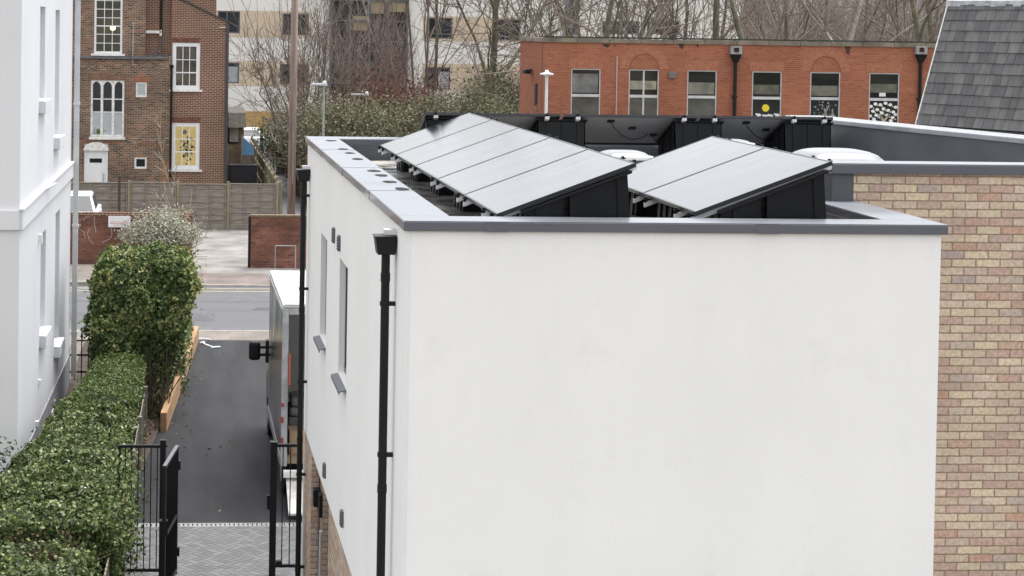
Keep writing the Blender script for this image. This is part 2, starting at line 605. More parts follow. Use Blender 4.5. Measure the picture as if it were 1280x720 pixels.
def asphalt_mat():
    m, n, l, b = new_mat('new_lane_asphalt')
    s1, _ = noise_col(n, l, (.0185, .019, .022), .8, .22, stretch=(1.6, .35, 1), detail=6)
    s2, _ = noise_col(n, l, (1, 1, 1), 70, .30, detail=2)
    s3, _ = noise_col(n, l, (1, 1, 1), 5.0, .14, detail=6)
    v = n.new('ShaderNodeVectorMath')
    v.operation = 'MULTIPLY'
    l.new(s1, v.inputs[0])
    l.new(s2, v.inputs[1])
    v2 = n.new('ShaderNodeVectorMath')
    v2.operation = 'MULTIPLY'
    l.new(v.outputs[0], v2.inputs[0])
    l.new(s3, v2.inputs[1])
    l.new(v2.outputs[0], b.inputs['Base Color'])
    tc = n.new('ShaderNodeTexCoord')
    mp = n.new('ShaderNodeMapping')
    mp.inputs['Scale'].default_value = (1.4, .22, 1)
    l.new(tc.outputs['Object'], mp.inputs[0])
    t = n.new('ShaderNodeTexNoise')
    t.inputs['Scale'].default_value = 1.3
    t.inputs['Detail'].default_value = 6
    l.new(mp.outputs[0], t.inputs['Vector'])
    r = n.new('ShaderNodeMapRange')
    r.inputs['From Min'].default_value, r.inputs['From Max'].default_value = .35, .65
    r.inputs['To Min'].default_value, r.inputs['To Max'].default_value = .68, .82
    l.new(t.outputs['Fac'], r.inputs['Value'])
    l.new(r.outputs[0], b.inputs['Roughness'])
    b.inputs['Specular IOR Level'].default_value = .34
    t2 = n.new('ShaderNodeTexNoise')
    t2.inputs['Scale'].default_value = 85
    l.new(tc.outputs['Object'], t2.inputs['Vector'])
    bp = n.new('ShaderNodeBump')
    bp.inputs['Strength'].default_value = .6
    bp.inputs['Distance'].default_value = .008
    l.new(t2.outputs['Fac'], bp.inputs['Height'])
    l.new(bp.outputs[0], b.inputs['Normal'])
    return m


ASPHALT = asphalt_mat()
ROAD = plain('worn_road_asphalt', (.088, .088, .094), .7, 0, .25, .45, bump=.3, bscale=50, rough_var=.15, stretch=(.5, 1.6, 1))
GRAVEL = plain('pale_gravel', (.205, .192, .180), .9, 0, .36, 1.1, bump=.8, bscale=35)
GROUND = plain('rough_ground', (.13, .115, .09), .95, 0, .35, .3)
SLAB = brick('pavement_slabs', [(0, (.20, .18, .16)), (.5, (.225, .20, .17)), (1, (.18, .16, .14))], (.15, .12, .1), w=.6, h=.45, gap=.02, axes='flat', bump=.2, dirt=.3)
SLAB_RED = brick('pink_brick_pavers', [(0, (.19, .16, .145)), (.5, (.215, .18, .165)), (1, (.17, .145, .13))], (.2, .15, .12), w=.2, h=.1, gap=.012, axes='flat', bump=.2, dirt=.3)
KERB = plain('concrete_kerb', (.25, .225, .195), .85, 0, .2, 3)
YELLOW = plain('yellow_road_paint', (.36, .325, .19), .7, 0, .25, 3)
WORN_WHITE = plain('worn_white_marks', (.12, .12, .12), .8, 0, .3, 3)


def sheet(name, pts, z, m):
    return structure(MB().poly([(p[0], p[1], z) for p in pts]).build(name, m))


def paving_mat():
    """grey block paving laid as a herringbone: two sets of cells chosen by the diagonal step they fall in"""
    m, n, l, b = new_mat('grey_herringbone_blocks')
    M = lambda *a: math_node(n, l, *a)
    tc = n.new('ShaderNodeTexCoord')
    mp = n.new('ShaderNodeMapping')
    mp.inputs['Rotation'].default_value = (0, 0, math.radians(45))
    mp.inputs['Scale'].default_value = (10, 10, 10)      # one unit = a block's 100 mm side
    l.new(tc.outputs['Object'], mp.inputs[0])
    sp = n.new('ShaderNodeSeparateXYZ')
    l.new(mp.outputs[0], sp.inputs[0])
    x, y = sp.outputs[0], sp.outputs[1]
    ix, iy = M('FLOOR', x), M('FLOOR', y)
    k = M('FLOORED_MODULO', M('SUBTRACT', ix, iy), 4.0)   # 0,1: lying block halves; 2,3: standing
    horiz = M('LESS_THAN', k, 1.5)
    # origin of the block this cell belongs to
    ox = M('SUBTRACT', ix, M('MULTIPLY', horiz, k))
    half = M('MULTIPLY', M('SUBTRACT', 1.0, horiz), M('SUBTRACT', k, 2.0))
    oy = M('ADD', M('SUBTRACT', iy, 0.0), M('MULTIPLY', half, 0.0))
    oy = M('SUBTRACT', iy, M('MULTIPLY', M('SUBTRACT', 1.0, horiz), M('SUBTRACT', 3.0, k)))
    lx, ly = M('SUBTRACT', x, ox), M('SUBTRACT', y, oy)
    wx = M('ADD', 1.0, horiz)
    wy = M('SUBTRACT', 2.0, horiz)
    e = M('MINIMUM', M('MINIMUM', lx, M('SUBTRACT', wx, lx)), M('MINIMUM', ly, M('SUBTRACT', wy, ly)))
    mr = n.new('ShaderNodeMapRange')
    mr.inputs['From Min'].default_value, mr.inputs['From Max'].default_value = .03, .10
    l.new(e, mr.inputs['Value'])
    cb = n.new('ShaderNodeCombineXYZ')
    l.new(ox, cb.inputs[0])
    l.new(oy, cb.inputs[1])
    w = n.new('ShaderNodeTexWhiteNoise')
    w.noise_dimensions = '2D'
    l.new(cb.outputs[0], w.inputs['Vector'])
    rp = n.new('ShaderNodeValToRGB')
    rp.color_ramp.elements[0].color = (.085, .085, .088, 1)
    rp.color_ramp.elements[1].color = (.145, .145, .145, 1)
    l.new(w.outputs['Value'], rp.inputs['Fac'])
    mx = n.new('ShaderNodeMix')
    mx.data_type = 'RGBA'
    mx.inputs['A'].default_value = (.032, .032, .032, 1)
    l.new(mr.outputs[0], mx.inputs['Factor'])
    l.new(rp.outputs['Color'], mx.inputs['B'])
    l.new(mx.outputs['Result'], b.inputs['Base Color'])
    b.inputs['Roughness'].default_value = .6
    bp = n.new('ShaderNodeBump')
    bp.inputs['Strength'].default_value = .6
    bp.inputs['Distance'].default_value = .005
    l.new(mr.outputs[0], bp.inputs['Height'])
    l.new(bp.outputs[0], b.inputs['Normal'])
    return m


structure(MB().poly([(-600, -60, -.03), (600, -60, -.03), (600, 900, -.03), (-600, 900, -.03)]).build('ground', GROUND))
LEFT_NEAR, LEFT_FAR = (-.12, 29.1), (.72, 46.3)
sheet('lane_surface', [(-1.2, 29.22), (9.5, 29.22), (9.5, 46.2), (.2, 46.2)], 0.0, ASPHALT)
sheet('block_paving', [(-2.2, 12), (9.5, 12), (9.5, 29.0), (-2.2, 29.0)], 0.0, paving_mat())
dr = MB()
dr.box(-1.2, 9.5, 29.0, 29.04, -.02, .004)
dr.box(-1.2, 9.5, 29.18, 29.22, -.02, .004)
for k in range(150):
    x = -1.2 + k * .07
    dr.box(x, x + .052, 29.04, 29.18, -.015, .002)
structure(dr.build('drain_channel', plain('pale_drain_grating', (.26, .26, .255), .5, .3, .1)))
structure(MB().box(-1.2, 9.5, 29.041, 29.179, -.028, -.016).build('drain_bed', BLACK))
sheet('near_pavement', [(-30, 46.2), (40, 46.2), (40, 47.55), (-30, 47.55)], .004, SLAB)
structure(MB().box(-30, 40, 47.55, 47.7, -.06, .012).build('near_kerb', KERB, bevel=.01))
sheet('road', [(-200, 47.7), (200, 47.7), (200, 55.85), (-200, 55.85)], -.012, ROAD)
structure(MB().box(-30, .4, 55.85, 56.0, -.06, .10).build('far_kerb', KERB, bevel=.015))
structure(MB().box(.4, 40, 55.85, 56.0, -.06, .02).build('far_kerb', KERB, bevel=.01))
sheet('far_pavement', [(-30, 56.0), (.3, 56.0), (.3, 60.0), (-30, 60.0)], .095, SLAB)
sheet('far_pavement', [(.3, 56.0), (40, 56.0), (40, 58.6), (.3, 58.6)], .012, SLAB_RED)
sheet('gravel_drive', [(-6, 58.6), (8, 58.6), (8, 72), (-6, 72)], .006, GRAVEL)
sheet('rear_drive', [(3.3, 72), (7.5, 72), (9, 122), (-3, 122), (-3, 90), (3.3, 90)], .004, ROAD)
for y in (54.72, 55.25):
    yl = MB()
    x = -40.0
    while x < 40:                                     # painted line with worn gaps
        w = rng.uniform(1.5, 6)
        yl.poly([(x, y, -.008), (x + w, y, -.008), (x + w, y + .11, -.008), (x, y + .11, -.008)])
        x += w + rng.uniform(0, .12)
    structure(yl.build('yellow_line', YELLOW))
for (x0, x1, y0, y1, c) in ((-6, 1.2, 49.2, 50.6, .07), (2.2, 5, 51.2, 51.7, .055), (-9, 4.4, 52.6, 54.2, .09)):
    sheet('road_patch', [(x0, y0), (x1, y0 + .1), (x1, y1), (x0 + .2, y1)], -.008, plain('dark_road_repair', (c, c, c * 1.05), .75, 0, .2, 2))
sk = MB()
for pts in ([(1.1, 47.9), (1.25, 49.0), (1.1, 49.9), (.85, 50.6)], [(1.9, 48.4), (2.1, 49.6), (2.35, 50.3)]):
    for a, b in zip(pts[:-1], pts[1:]):
        sk.poly([(a[0], a[1], -.0078), (a[0] + .05, a[1], -.0078), (b[0] + .05, b[1], -.0078), (b[0], b[1], -.0078)])
structure(sk.build('road_scuff', WORN_WHITE))
sheet('planting_bed', [(-2.4, 18), (-.75, 18), (-.72, 28.9), (-.15, 36), (.62, 45.9), (-2.0, 45.9)], .03, SOIL)
structure(MB().box(-8, -2.3, 40.5, 46.2, -.02, .02).build('front_path', SLAB))

# ------------------------------------------------------------------ the white rendered building
AX0, AX1, AY0, AY1 = 1.855, 6.145, 14.9, 26.05
PF, PN = np.array((8.62, 25.55)), np.array((10.32, 17.236))       # inner face of the far building's side parapet
ATOP, DECKZ, PLZ = 6.05, 5.85, 2.15
BX1, BTOP = 10.7, 6.38
ra = thing('rendered_building', 'white rendered flat roofed building with grey metal coping and a brick base', 'building', (AX0, AY0, 0))
w_ = MB()
wall(w_, (AX0, AY0), (1, 0), (0, -1), AX1 - AX0, PLZ, ATOP)                       # front
WIN = [(22.6, 23.5, 3.84, 5.10), (19.9, 20.85, 3.86, 5.11)]
wall(w_, (AX0, AY1), (0, -1), (-1, 0), AY1 - AY0, PLZ, ATOP, [(AY1 - b, AY1 - a, c, d) for a, b, c, d in WIN], .11)   # lane side
wall(w_, (AX1, AY0), (0, 1), (1, 0), 16.9 - AY0, PLZ, ATOP)                        # right return
w_.poly([(AX0, AY0, PLZ), (AX0, AY1, PLZ), (AX0 + .02, AY1, PLZ), (AX0 + .02, AY0, PLZ)])
w_.poly([(AX1, AY1, 0), (AX0, AY1, 0), (AX0, AY1, ATOP), (AX1, AY1, ATOP)])
w_.build('rendered_wall', RENDER, ra)
MB().box(AX0 - .006, AX0 + .03, AY0 - .006, AY0, PLZ, ATOP - .002).build('corner_bead', WHITEPAINT, ra)
p_ = MB()
OP = (22.0, 24.7)                                                                  # the side entrance recess
wall(p_, (AX0 + .015, AY1), (0, -1), (-1, 0), AY1 - OP[1], 0, PLZ - .002)
wall(p_, (AX0 + .015, OP[0]), (0, -1), (-1, 0), OP[0] - AY0, 0, PLZ - .002)
p_.poly([(AX0 + .015, OP[1], 0), (AX0 + .115, OP[1], 0), (AX0 + .115, OP[1], PLZ - .002), (AX0 + .015, OP[1], PLZ - .002)])
p_.poly([(AX0 + .115, 24.05, 0), (AX0 + .22, 24.05, 0), (AX0 + .22, 24.05, PLZ - .002), (AX0 + .115, 24.05, PLZ - .002)])
p_.poly([(AX0 + .03, AY0 + .015, 0), (AX1, AY0 + .015, 0), (AX1, AY0 + .015, PLZ), (AX0 + .03, AY0 + .015, PLZ)])
p_.poly([(AX0 + .015, OP[0], PLZ - .002), (AX0 + .23, OP[0], PLZ - .002), (AX0 + .23, OP[1], PLZ - .002), (AX0 + .015, OP[1], PLZ - .002)])
p_.build('brick_plinth', BRICK_TAN, ra)
sd = MB().box(AX0 + .125, AX0 + .16, 24.06, OP[1] - .002, 0, PLZ - .004).build('side_panel', plain('brown_boarding', (.30, .20, .13), .7, 0, .2, 4, stretch=(4, 4, .5)), ra)
for z in (.28, 1.45):
    MB().box(AX0 + .03, AX0 + .125, 24.45, 24.62, z, z + .22).build('hinge', BLACKPAINT, sd, bevel=.008)
    MB().box(AX0 + .075, AX0 + .124, 24.1, 24.3, z - .05, z + .24).build('hinge', BLACKPAINT, sd, bevel=.008)
hd = MB().tube((AX0 + .10, 24.2, .62), (AX0 + .10, 24.2, 1.2), .016)
for z in (.62, 1.2):
    hd.tube((AX0 + .124, 24.2, z), (AX0 + .085, 24.2, z), .02)
hd.build('pull_handle', ALU, sd, smooth=False)
MB().box(AX0 + .228, AX0 + .26, OP[0], 24.045, 0, PLZ - .004).build('side_door', BLACKPAINT, ra)
fr = MB()  # thin black strips set beside the recess jambs
fr.box(AX0 + .117, AX0 + .124, 24.64, 24.695, 0, PLZ - .003)
fr.box(AX0 + .222, AX0 + .229, 24.0, 24.04, 0, PLZ - .003)
fr.build('black_strip', BLACKPAINT, ra)
for (a, b, c, d) in WIN:
    f = MB()
    x0 = AX0 + .065
    f.box(x0, x0 + .04, a, a + .06, c, d)
    f.box(x0, x0 + .04, b - .06, b, c, d)
    f.box(x0, x0 + .04, a + .06, b - .06, c, c + .06)
    f.box(x0, x0 + .04, a + .06, b - .06, d - .06, d)
    wo = f.build('window', GREYMETAL, ra)
    MB().box(x0 + .015, x0 + .025, a + .06, b - .06, c + .06, d - .06).build('pane', GLASS, wo)
    s = MB()
    s.hexa([(AX0 - .075, a - .03, c - .045), (x0, a - .03, c - .02), (x0, b + .03, c - .02), (AX0 - .075, b + .03, c - .045)],
           [(AX0 - .075, a - .03, c - .035), (x0, a - .03, c - .002), (x0, b + .03, c - .002), (AX0 - .075, b + .03, c - .035)])
    s.box(AX0 - .078, AX0 - .07, a - .03, b + .03, c - .07, c - .036)
    s.build('sill', SILLMETAL, wo)
for (px, py, q) in ((418.5, 294, 1), (425.2, 304, 1), (407, 588, 0), (429, 648, 0)):
    c = at_x(px, py, AX0)
    v = MB().box(AX0 - .03, AX0 - .001, c[1] - .06, c[1] + .06, c[2] - .085, c[2] + .085)
    for k in range(5):
        v.box(AX0 - .038, AX0 - .03, c[1] - .05, c[1] + .05, c[2] - .07 + k * .03, c[2] - .055 + k * .03)
    v.build('vent', SILLMETAL, ra, bevel=.006)
CAP = plain('pale_cap_sheet', (.165, .174, .192), .36, 0, .10, 1.2, rough_var=.1)  # thin paler sheet laid over each coping top


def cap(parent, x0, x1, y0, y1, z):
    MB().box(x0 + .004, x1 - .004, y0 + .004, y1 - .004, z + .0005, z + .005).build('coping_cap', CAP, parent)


# coping, butt jointed; inner kerb faces; roof
CI = (2.24, 5.79, 15.27, 25.55)
cz0, cz1 = ATOP, ATOP + .075
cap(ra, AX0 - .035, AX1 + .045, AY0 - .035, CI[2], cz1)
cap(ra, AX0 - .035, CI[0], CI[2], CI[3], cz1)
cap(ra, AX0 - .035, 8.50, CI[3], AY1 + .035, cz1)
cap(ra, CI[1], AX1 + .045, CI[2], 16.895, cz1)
MB().box(AX0 - .035, AX1 + .045, AY0 - .035, CI[2], cz0, cz1).build('coping', COPING, ra, bevel=.006)
MB().box(AX0 - .035, CI[0], CI[2] + .003, CI[3] - .003, cz0, cz1).build('coping', COPING, ra, bevel=.006)
MB().box(AX0 - .035, 8.50, CI[3], AY1 + .035, cz0, cz1).build('coping', COPING, ra, bevel=.006)
MB().box(CI[1], AX1 + .045, CI[2] + .003, 16.895, cz0, cz1).build('coping', COPING, ra, bevel=.006)
for x in (2.55, 4.72):
    st = MB().box(x - .09, x + .09, AY0 - .038, AY0 - .0345, cz0 - .002, cz1 + .001)
    st.build('coping_joint', COPING, ra)
for y in (17.6, 20.4, 23.3):
    st = MB().box(AX0 - .038, AX0 - .0345, y - .09, y + .09, cz0 - .002, cz1 + .001)
    MB().box(AX0 - .03, CI[0] - .005, y - .006, y + .006, cz1 + .0052, cz1 + .0075).build('cap_joint', SILLMETAL, ra)
    st.build('coping_joint', COPING, ra)
ln = MB()
for (a, b) in (((CI[0], CI[2]), (CI[0], CI[3])), ((CI[0], CI[3]), (8.50, CI[3])), ((CI[1], 16.9), (CI[1], CI[2])), ((CI[1], CI[2]), (CI[0], CI[2]))):
    ln.poly([(a[0], a[1], DECKZ), (b[0], b[1], DECKZ), (b[0], b[1], cz0), (a[0], a[1], cz0)])
ln.build('upstand', LINING, ra)
rk = MB().poly([(CI[0], CI[2], DECKZ), (CI[1], CI[2], DECKZ), (CI[1], 16.9, DECKZ), (5.95, 16.9, DECKZ), (5.95, CI[3], DECKZ), (CI[0], CI[3], DECKZ)])
rk.build('roof_deck', DECK, ra)
lp = MB()                                                       # welded laps of the roofing and a raised edge strip
for y in np.arange(16.1, 25.4, 1.05):
    lp.box(CI[0] + .02, 5.7, y, y + .09, DECKZ, DECKZ + .006)
lp.box(CI[0] + .001, CI[0] + .14, CI[2] + .05, CI[3] - .05, DECKZ + .001, DECKZ + .05)
lp.build('membrane_lap', MEMBRANE, ra)
DARK_PATCH = plain('dark_matte_patch', (.022, .022, .022), .85, 0, .3, 20, spec=.15)  # small dark matte patches on the left coping top
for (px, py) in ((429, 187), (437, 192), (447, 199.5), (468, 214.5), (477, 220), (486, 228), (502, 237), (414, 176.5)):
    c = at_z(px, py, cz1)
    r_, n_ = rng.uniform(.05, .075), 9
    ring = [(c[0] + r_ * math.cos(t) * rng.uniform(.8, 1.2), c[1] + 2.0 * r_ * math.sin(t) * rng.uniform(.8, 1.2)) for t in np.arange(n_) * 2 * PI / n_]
    MB().prism([(x, y, cz1 + .0055) for x, y in ring], (0, 0, .003)).build('dark_patch', DARK_PATCH, ra)


def downpipe(parent, y, zt, hopper=True, zb=0.0):
    x = AX0 - .085
    p = MB().tube((x, y, zb), (x, y, zt - .15), .036, n=12)
    for z in np.arange(zb + .3, zt - .3, 1.75):
        p.tube((x, y, z), (x, y, z + .07), .0405, n=12)
    o = p.build('downpipe', BLACK, parent)
    h = MB()
    h.hexa([(x - .075, y - .09, zt - .155), (x + .07, y - .09, zt - .155), (x + .07, y + .09, zt - .155), (x - .075, y + .09, zt - .155)],
           [(x - .098, y - .10, zt), (x + .078, y - .10, zt), (x + .078, y + .10, zt), (x - .098, y + .10, zt)])
    h.box(x - .103, x + .081, y - .105, y + .105, zt - .014, zt - .001)
    h.build('hopper_head', BLACK, o, bevel=.006)
    b = MB()
    for z in np.arange(zb + .35, zt - .3, 1.25):
        b.box(x - .042, x + .086, y - .02, y + .02, z, z + .035)
        b.tube((x, y - .05, z + .017), (x, y + .05, z + .017), .012)
    b.build('pipe_bracket', BLACK, o)
    MB().box(x - .02, AX0 + .002, y - .045, y + .045, zt, zt + .05).build('outlet_spout', ALU, o, bevel=.005)
    return o


downpipe(ra, 15.65, at_x(487, 298, AX0 - .085)[2])
downpipe(ra, 25.55, 5.72)

# ------------------------------------------------------------------ the brick building behind it
rb = thing('brick_building', 'buff multi brick flat roofed building with grey parapet behind the white rendered one', 'building', (5.95, 16.9, 0))
b_ = MB()
wall(b_, (AX1 + .002, 16.9), (1, 0), (0, -1), BX1 - AX1, 0, BTOP)
PO = .36
b_.poly([(BX1, 16.9, 0), (PF[0] + PO, AY1, 0), (PF[0] + PO, AY1, 6.43), (BX1, 16.9, 6.43)])
b_.poly([(PF[0] + PO, AY1, 0), (AX1, AY1, 0), (AX1, AY1, 6.04), (PF[0] + PO, AY1, 6.04)])
b_.build('brick_wall', BRICK_TAN, rb)
cl_ = MB().box(5.95, AX1, 16.9, 17.2, DECKZ, BTOP)
cl_.box(AX1 + .004, PN[0] - .01, 17.195, 17.2, DECKZ, BTOP)
cl_.build('grey_cladding', LINING, rb)
MB().box(5.93, BX1 + .02, 16.865, 17.235, BTOP, BTOP + .09).build('coping', COPING, rb, bevel=.008)
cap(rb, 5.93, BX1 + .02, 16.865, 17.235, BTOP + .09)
par = [(PN[0], PN[1]), (PN[0] + PO, PN[1]), (PF[0] + PO, AY1), (PF[0] - .1, AY1)]
MB().hexa([(x, y, DECKZ) for x, y in par], [(x, y, 6.43) for x, y in par]).build('parapet', plain('parapet_membrane', (.095, .10, .11), .5, 0, .22, 1.2), rb)
par = [(PN[0] - .03, PN[1] + .001), (PN[0] + PO + .03, PN[1] + .001), (PF[0] + PO + .03, AY1 + .03), (PF[0] - .135, AY1 + .03)]
MB().hexa([(x, y, 6.431) for x, y in par], [(x, y, 6.495) for x, y in par]).build('parapet_cap', plain('pale_wet_capping', (.30, .31, .32), .22, 0, .15, 3), rb, bevel=.012)
MB().poly([(5.951, 17.2, DECKZ), (PN[0], 17.2, DECKZ), (PF[0], CI[3], DECKZ), (5.951, CI[3], DECKZ)]).build('roof_deck', MEMBRANE, rb)

DOME = plain('opal_rooflight_dome', (.20, .208, .22), .3, 0, .08)


def rooflight(label, cx, cy, w, top):
    t = thing('rooflight', label, 'rooflight', (cx, cy, DECKZ), 'domed rooflights on the flat roof')
    k = MB()
    z1 = top - w * .2
    k.box(cx - w / 2, cx + w / 2, cy - w / 2, cy + w / 2, DECKZ, z1)
    k.build('kerb', LEAD, t, bevel=.01)
    k = MB().box(cx - w / 2 - .03, cx + w / 2 + .03, cy - w / 2 - .03, cy + w / 2 + .03, z1 + .001, z1 + .05)
    k.build('rim', WHITEPAINT, t, bevel=.012)
    nn = 14
    v, f = [], []
    for j in range(nn + 1):
        for i in range(nn + 1):
            a, b = i / nn * 2 - 1, j / nn * 2 - 1
            v.append((cx + a * w / 2, cy + b * w / 2, z1 + .05 + (top - z1 - .05) * (max(0, (1 - a ** 4) * (1 - b ** 4))) ** .6))
    for j in range(nn):
        for i in range(nn):
            q = j * (nn + 1) + i
            f.append((q, q + 1, q + nn + 2, q + nn + 1))
    d = MB().add(v, f).build('dome', DOME, t, smooth=True)
    return t


rooflight('large domed white rooflight just behind the brick parapet, right of the panels', 6.86, 19.4, .80, 6.45)
rooflight('small domed white rooflight showing between the two rows of solar panels', 5.16, 21.6, .50, 6.27)
rooflight('white rooflight dome mostly hidden behind the ridge of the right solar row', 6.78, 22.9, .42, 6.335)

# ------------------------------------------------------------------ solar panels and their ballast tubs
RUN, RISE, PL = 1.13, .425, 1.74
PITCHY = 1.755
TILT = math.atan2(RISE, RUN)
nx, nz = -math.sin(TILT), math.cos(TILT)
SOLAR = None


def solar_glass():
    m, n, l, b = new_mat('solar_cell_glass')
    b.inputs['Base Color'].default_value = (.012, .013, .016, 1)
    b.inputs['IOR'].default_value = 1.5
    tc = n.new('ShaderNodeTexCoord')
    mp = n.new('ShaderNodeMapping')
    mp.inputs['Scale'].default_value = (1.2, 9, 1)
    l.new(tc.outputs['Object'], mp.inputs[0])
    t = n.new('ShaderNodeTexNoise')
    t.inputs['Scale'].default_value = 1.0
    t.inputs['Detail'].default_value = 5
    l.new(mp.outputs[0], t.inputs['Vector'])
    r = n.new('ShaderNodeMapRange')
    r.inputs['From Min'].default_value, r.inputs['From Max'].default_value = .3, .7
    r.inputs['To Min'].default_value, r.inputs['To Max'].default_value = .15, .20
    l.new(t.outputs['Fac'], r.inputs['Value'])
    l.new(r.outputs[0], b.inputs['Roughness'])
    b.inputs['Specular IOR Level'].default_value = .62
    return m


SOLAR = solar_glass()
RAILWHITE = plain('pale_aluminium_rail', (.74, .745, .75), .35, .15, .05)


def make_panel():
    """local axes: x up the slope (level run), y along the row, origin at the low edge's near corner, top face"""
    t = thing('solar_panel', 'x', 'solar panel')
    P = lambda s, y, d: (s * RUN + nx * d, y, s * RISE + nz * d)      # s 0..1 up the slope, d along the normal
    def slab(s0, s1, y0, y1, d0, d1):
        return ([P(s0, y0, d0), P(s1, y0, d0), P(s1, y1, d0), P(s0, y1, d0)], [P(s0, y0, d1), P(s1, y0, d1), P(s1, y1, d1), P(s0, y1, d1)])
    e, ey = .012, .014
    f = MB()
    f.hexa(*slab(0, e, 0, PL, -.035, 0))
    f.hexa(*slab(1 - e, 1, 0, PL, -.035, 0))
    f.hexa(*slab(e, 1 - e, 0, ey, -.035, 0))
    f.hexa(*slab(e, 1 - e, PL - ey, PL, -.035, 0))
    f.build('frame', PANEL_FRAME, t)
    MB().hexa(*slab(e, 1 - e, ey, PL - ey, -.006, -.002)).build('glass', SOLAR, t)
    MB().hexa(*slab(e, 1 - e, ey, PL - ey, -.012, -.007)).build('backsheet', BACKSHEET, t)
    for q, s in ((.35, .80), (.55, .56), (.75, .32)):
        MB().hexa(*slab(s, s + .055, q * PL, q * PL + .09, -.035, -.0125)).build('junction_box', BLACK, t, bevel=.004)
    c = MB()
    for (y0, s0, y1, s1, sag) in ((.37 * PL, .83, .72 * PL, .45, .14), (.77 * PL, .34, .97 * PL, .30, .10)):
        pts = []
        for k in range(9):
            u = k / 8
            q = P(s0 + (s1 - s0) * u, y0 + (y1 - y0) * u, -.04)
            pts.append((q[0], q[1], q[2] - sag * 4 * u * (1 - u)))
        c.path(pts, .006, 5)
    c.build('cable', BLACK, t)
    return t


ZLOW = 6.145                         # top of a panel's low edge


def make_tub():
    """local axes as the panel's, origin on the roof below the low edge, y = 0 at the tub's middle"""
    t = thing('mounting_tub', 'x', 'mounting tub')
    z_at = lambda x: ZLOW - DECKZ - .075 + (RISE / RUN) * x
    x0, x1, hw = .24, 1.07, .30
    m = MB()
    # ribbed long sides: strips alternately in and out, splayed towards the base
    cuts = [x0, .32, .44, .55, .60, .82, .98, x1]
    offs = [0, .012, 0, -.05, .012, 0, .012]
    base_x = lambda x: x0 - .02 + (x - x0) * (x1 - x0 + .07) / (x1 - x0)
    for s in (-1, 1):
        prev = None
        for a, b, d in zip(cuts[:-1], cuts[1:], offs):
            yb, yt = s * (hw + d - .005), s * (hw + d)
            ba, bb = base_x(a), base_x(b)
            q = [(ba, yb, 0), (bb, yb, 0), (b, yt, z_at(b)), (a, yt, z_at(a))]
            m.poly(q if s < 0 else q[::-1])
            if prev is not None:
                pb, pt = prev
                m.poly([(ba, pb, 0), (ba, yb, 0), (a, yt, z_at(a)), (a, pt, z_at(a))])
            prev = (yb, yt)
    # tall and low ends, ribbed
    for xe, xb in ((x1, base_x(x1)), (x0, base_x(x0))):
        ys = np.linspace(-hw, hw, 7)
        for k, (a, b) in enumerate(zip(ys[:-1], ys[1:])):
            d = (.012 if k % 2 else 0) * (1 if xe == x1 else -1)
            m.poly([(xb + d, a * .94, 0), (xb + d, b * .94, 0), (xe + d, b, z_at(xe)), (xe + d, a, z_at(xe))])
            if k:
                m.poly([(xb, a * .94, 0), (xb + .012 * (1 if xe == x1 else -1), a * .94, 0), (xe + .012 * (1 if xe == x1 else -1), a, z_at(xe)), (xe, a, z_at(xe))])
    m.poly([(x0, -hw, z_at(x0) - .1), (x1, -hw, z_at(x1) - .1), (x1, hw, z_at(x1) - .1), (x0, hw, z_at(x0) - .1)])
    m.build('body', TUB, t)
    r = MB()
    xa, xb_ = x0 - .03, x1 + .035
    r.hexa([(xa, -hw - .035, z_at(xa)), (xb_, -hw - .035, z_at(xb_)), (xb_, hw + .035, z_at(xb_)), (xa, hw + .035, z_at(xa))],
           [(xa, -hw - .035, z_at(xa) + .022), (xb_, -hw - .035, z_at(xb_) + .022), (xb_, hw + .035, z_at(xb_) + .022), (xa, hw + .035, z_at(xa) + .022)])
    r.build('rim', TUB, t, bevel=.006)
    for y in (-.2, .2):
        q = MB()
        xa, xb2 = -.032, RUN + .035
        q.hexa([(xa, y - .026, z_at(xa) + .0), (xb2, y - .026, z_at(xb2) + .0), (xb2, y + .026, z_at(xb2) + .0), (xa, y + .026, z_at(xa) + .0)],
               [(xa, y - .026, z_at(xa) + .037), (xb2, y - .026, z_at(xb2) + .037), (xb2, y + .026, z_at(xb2) + .037), (xa, y + .026, z_at(xa) + .037)])
        ro = q.build('rail', RAILWHITE, t)
        for x in (-.018, RUN + .022):
            k = MB().tube((x, y, z_at(x) + .02), (x, y, z_at(x) + .085), .014, n=8)
            k.box(x - .02, x + .02, y - .022, y + .022, z_at(x) + .062, z_at(x) + .072)
            k.build('clamp', BLACK, ro)
    return t


panel0, tub0 = make_panel(), make_tub()
first = {'p': panel0, 't': tub0}


def put(kind, loc, rz, label, group):
    src = first[kind]
    o = src if src['label'] == 'x' else copy_tree(src)
    o.location = loc
    o.rotation_euler = (0, 0, rz)
    o['label'], o['group'] = label, group
    return o


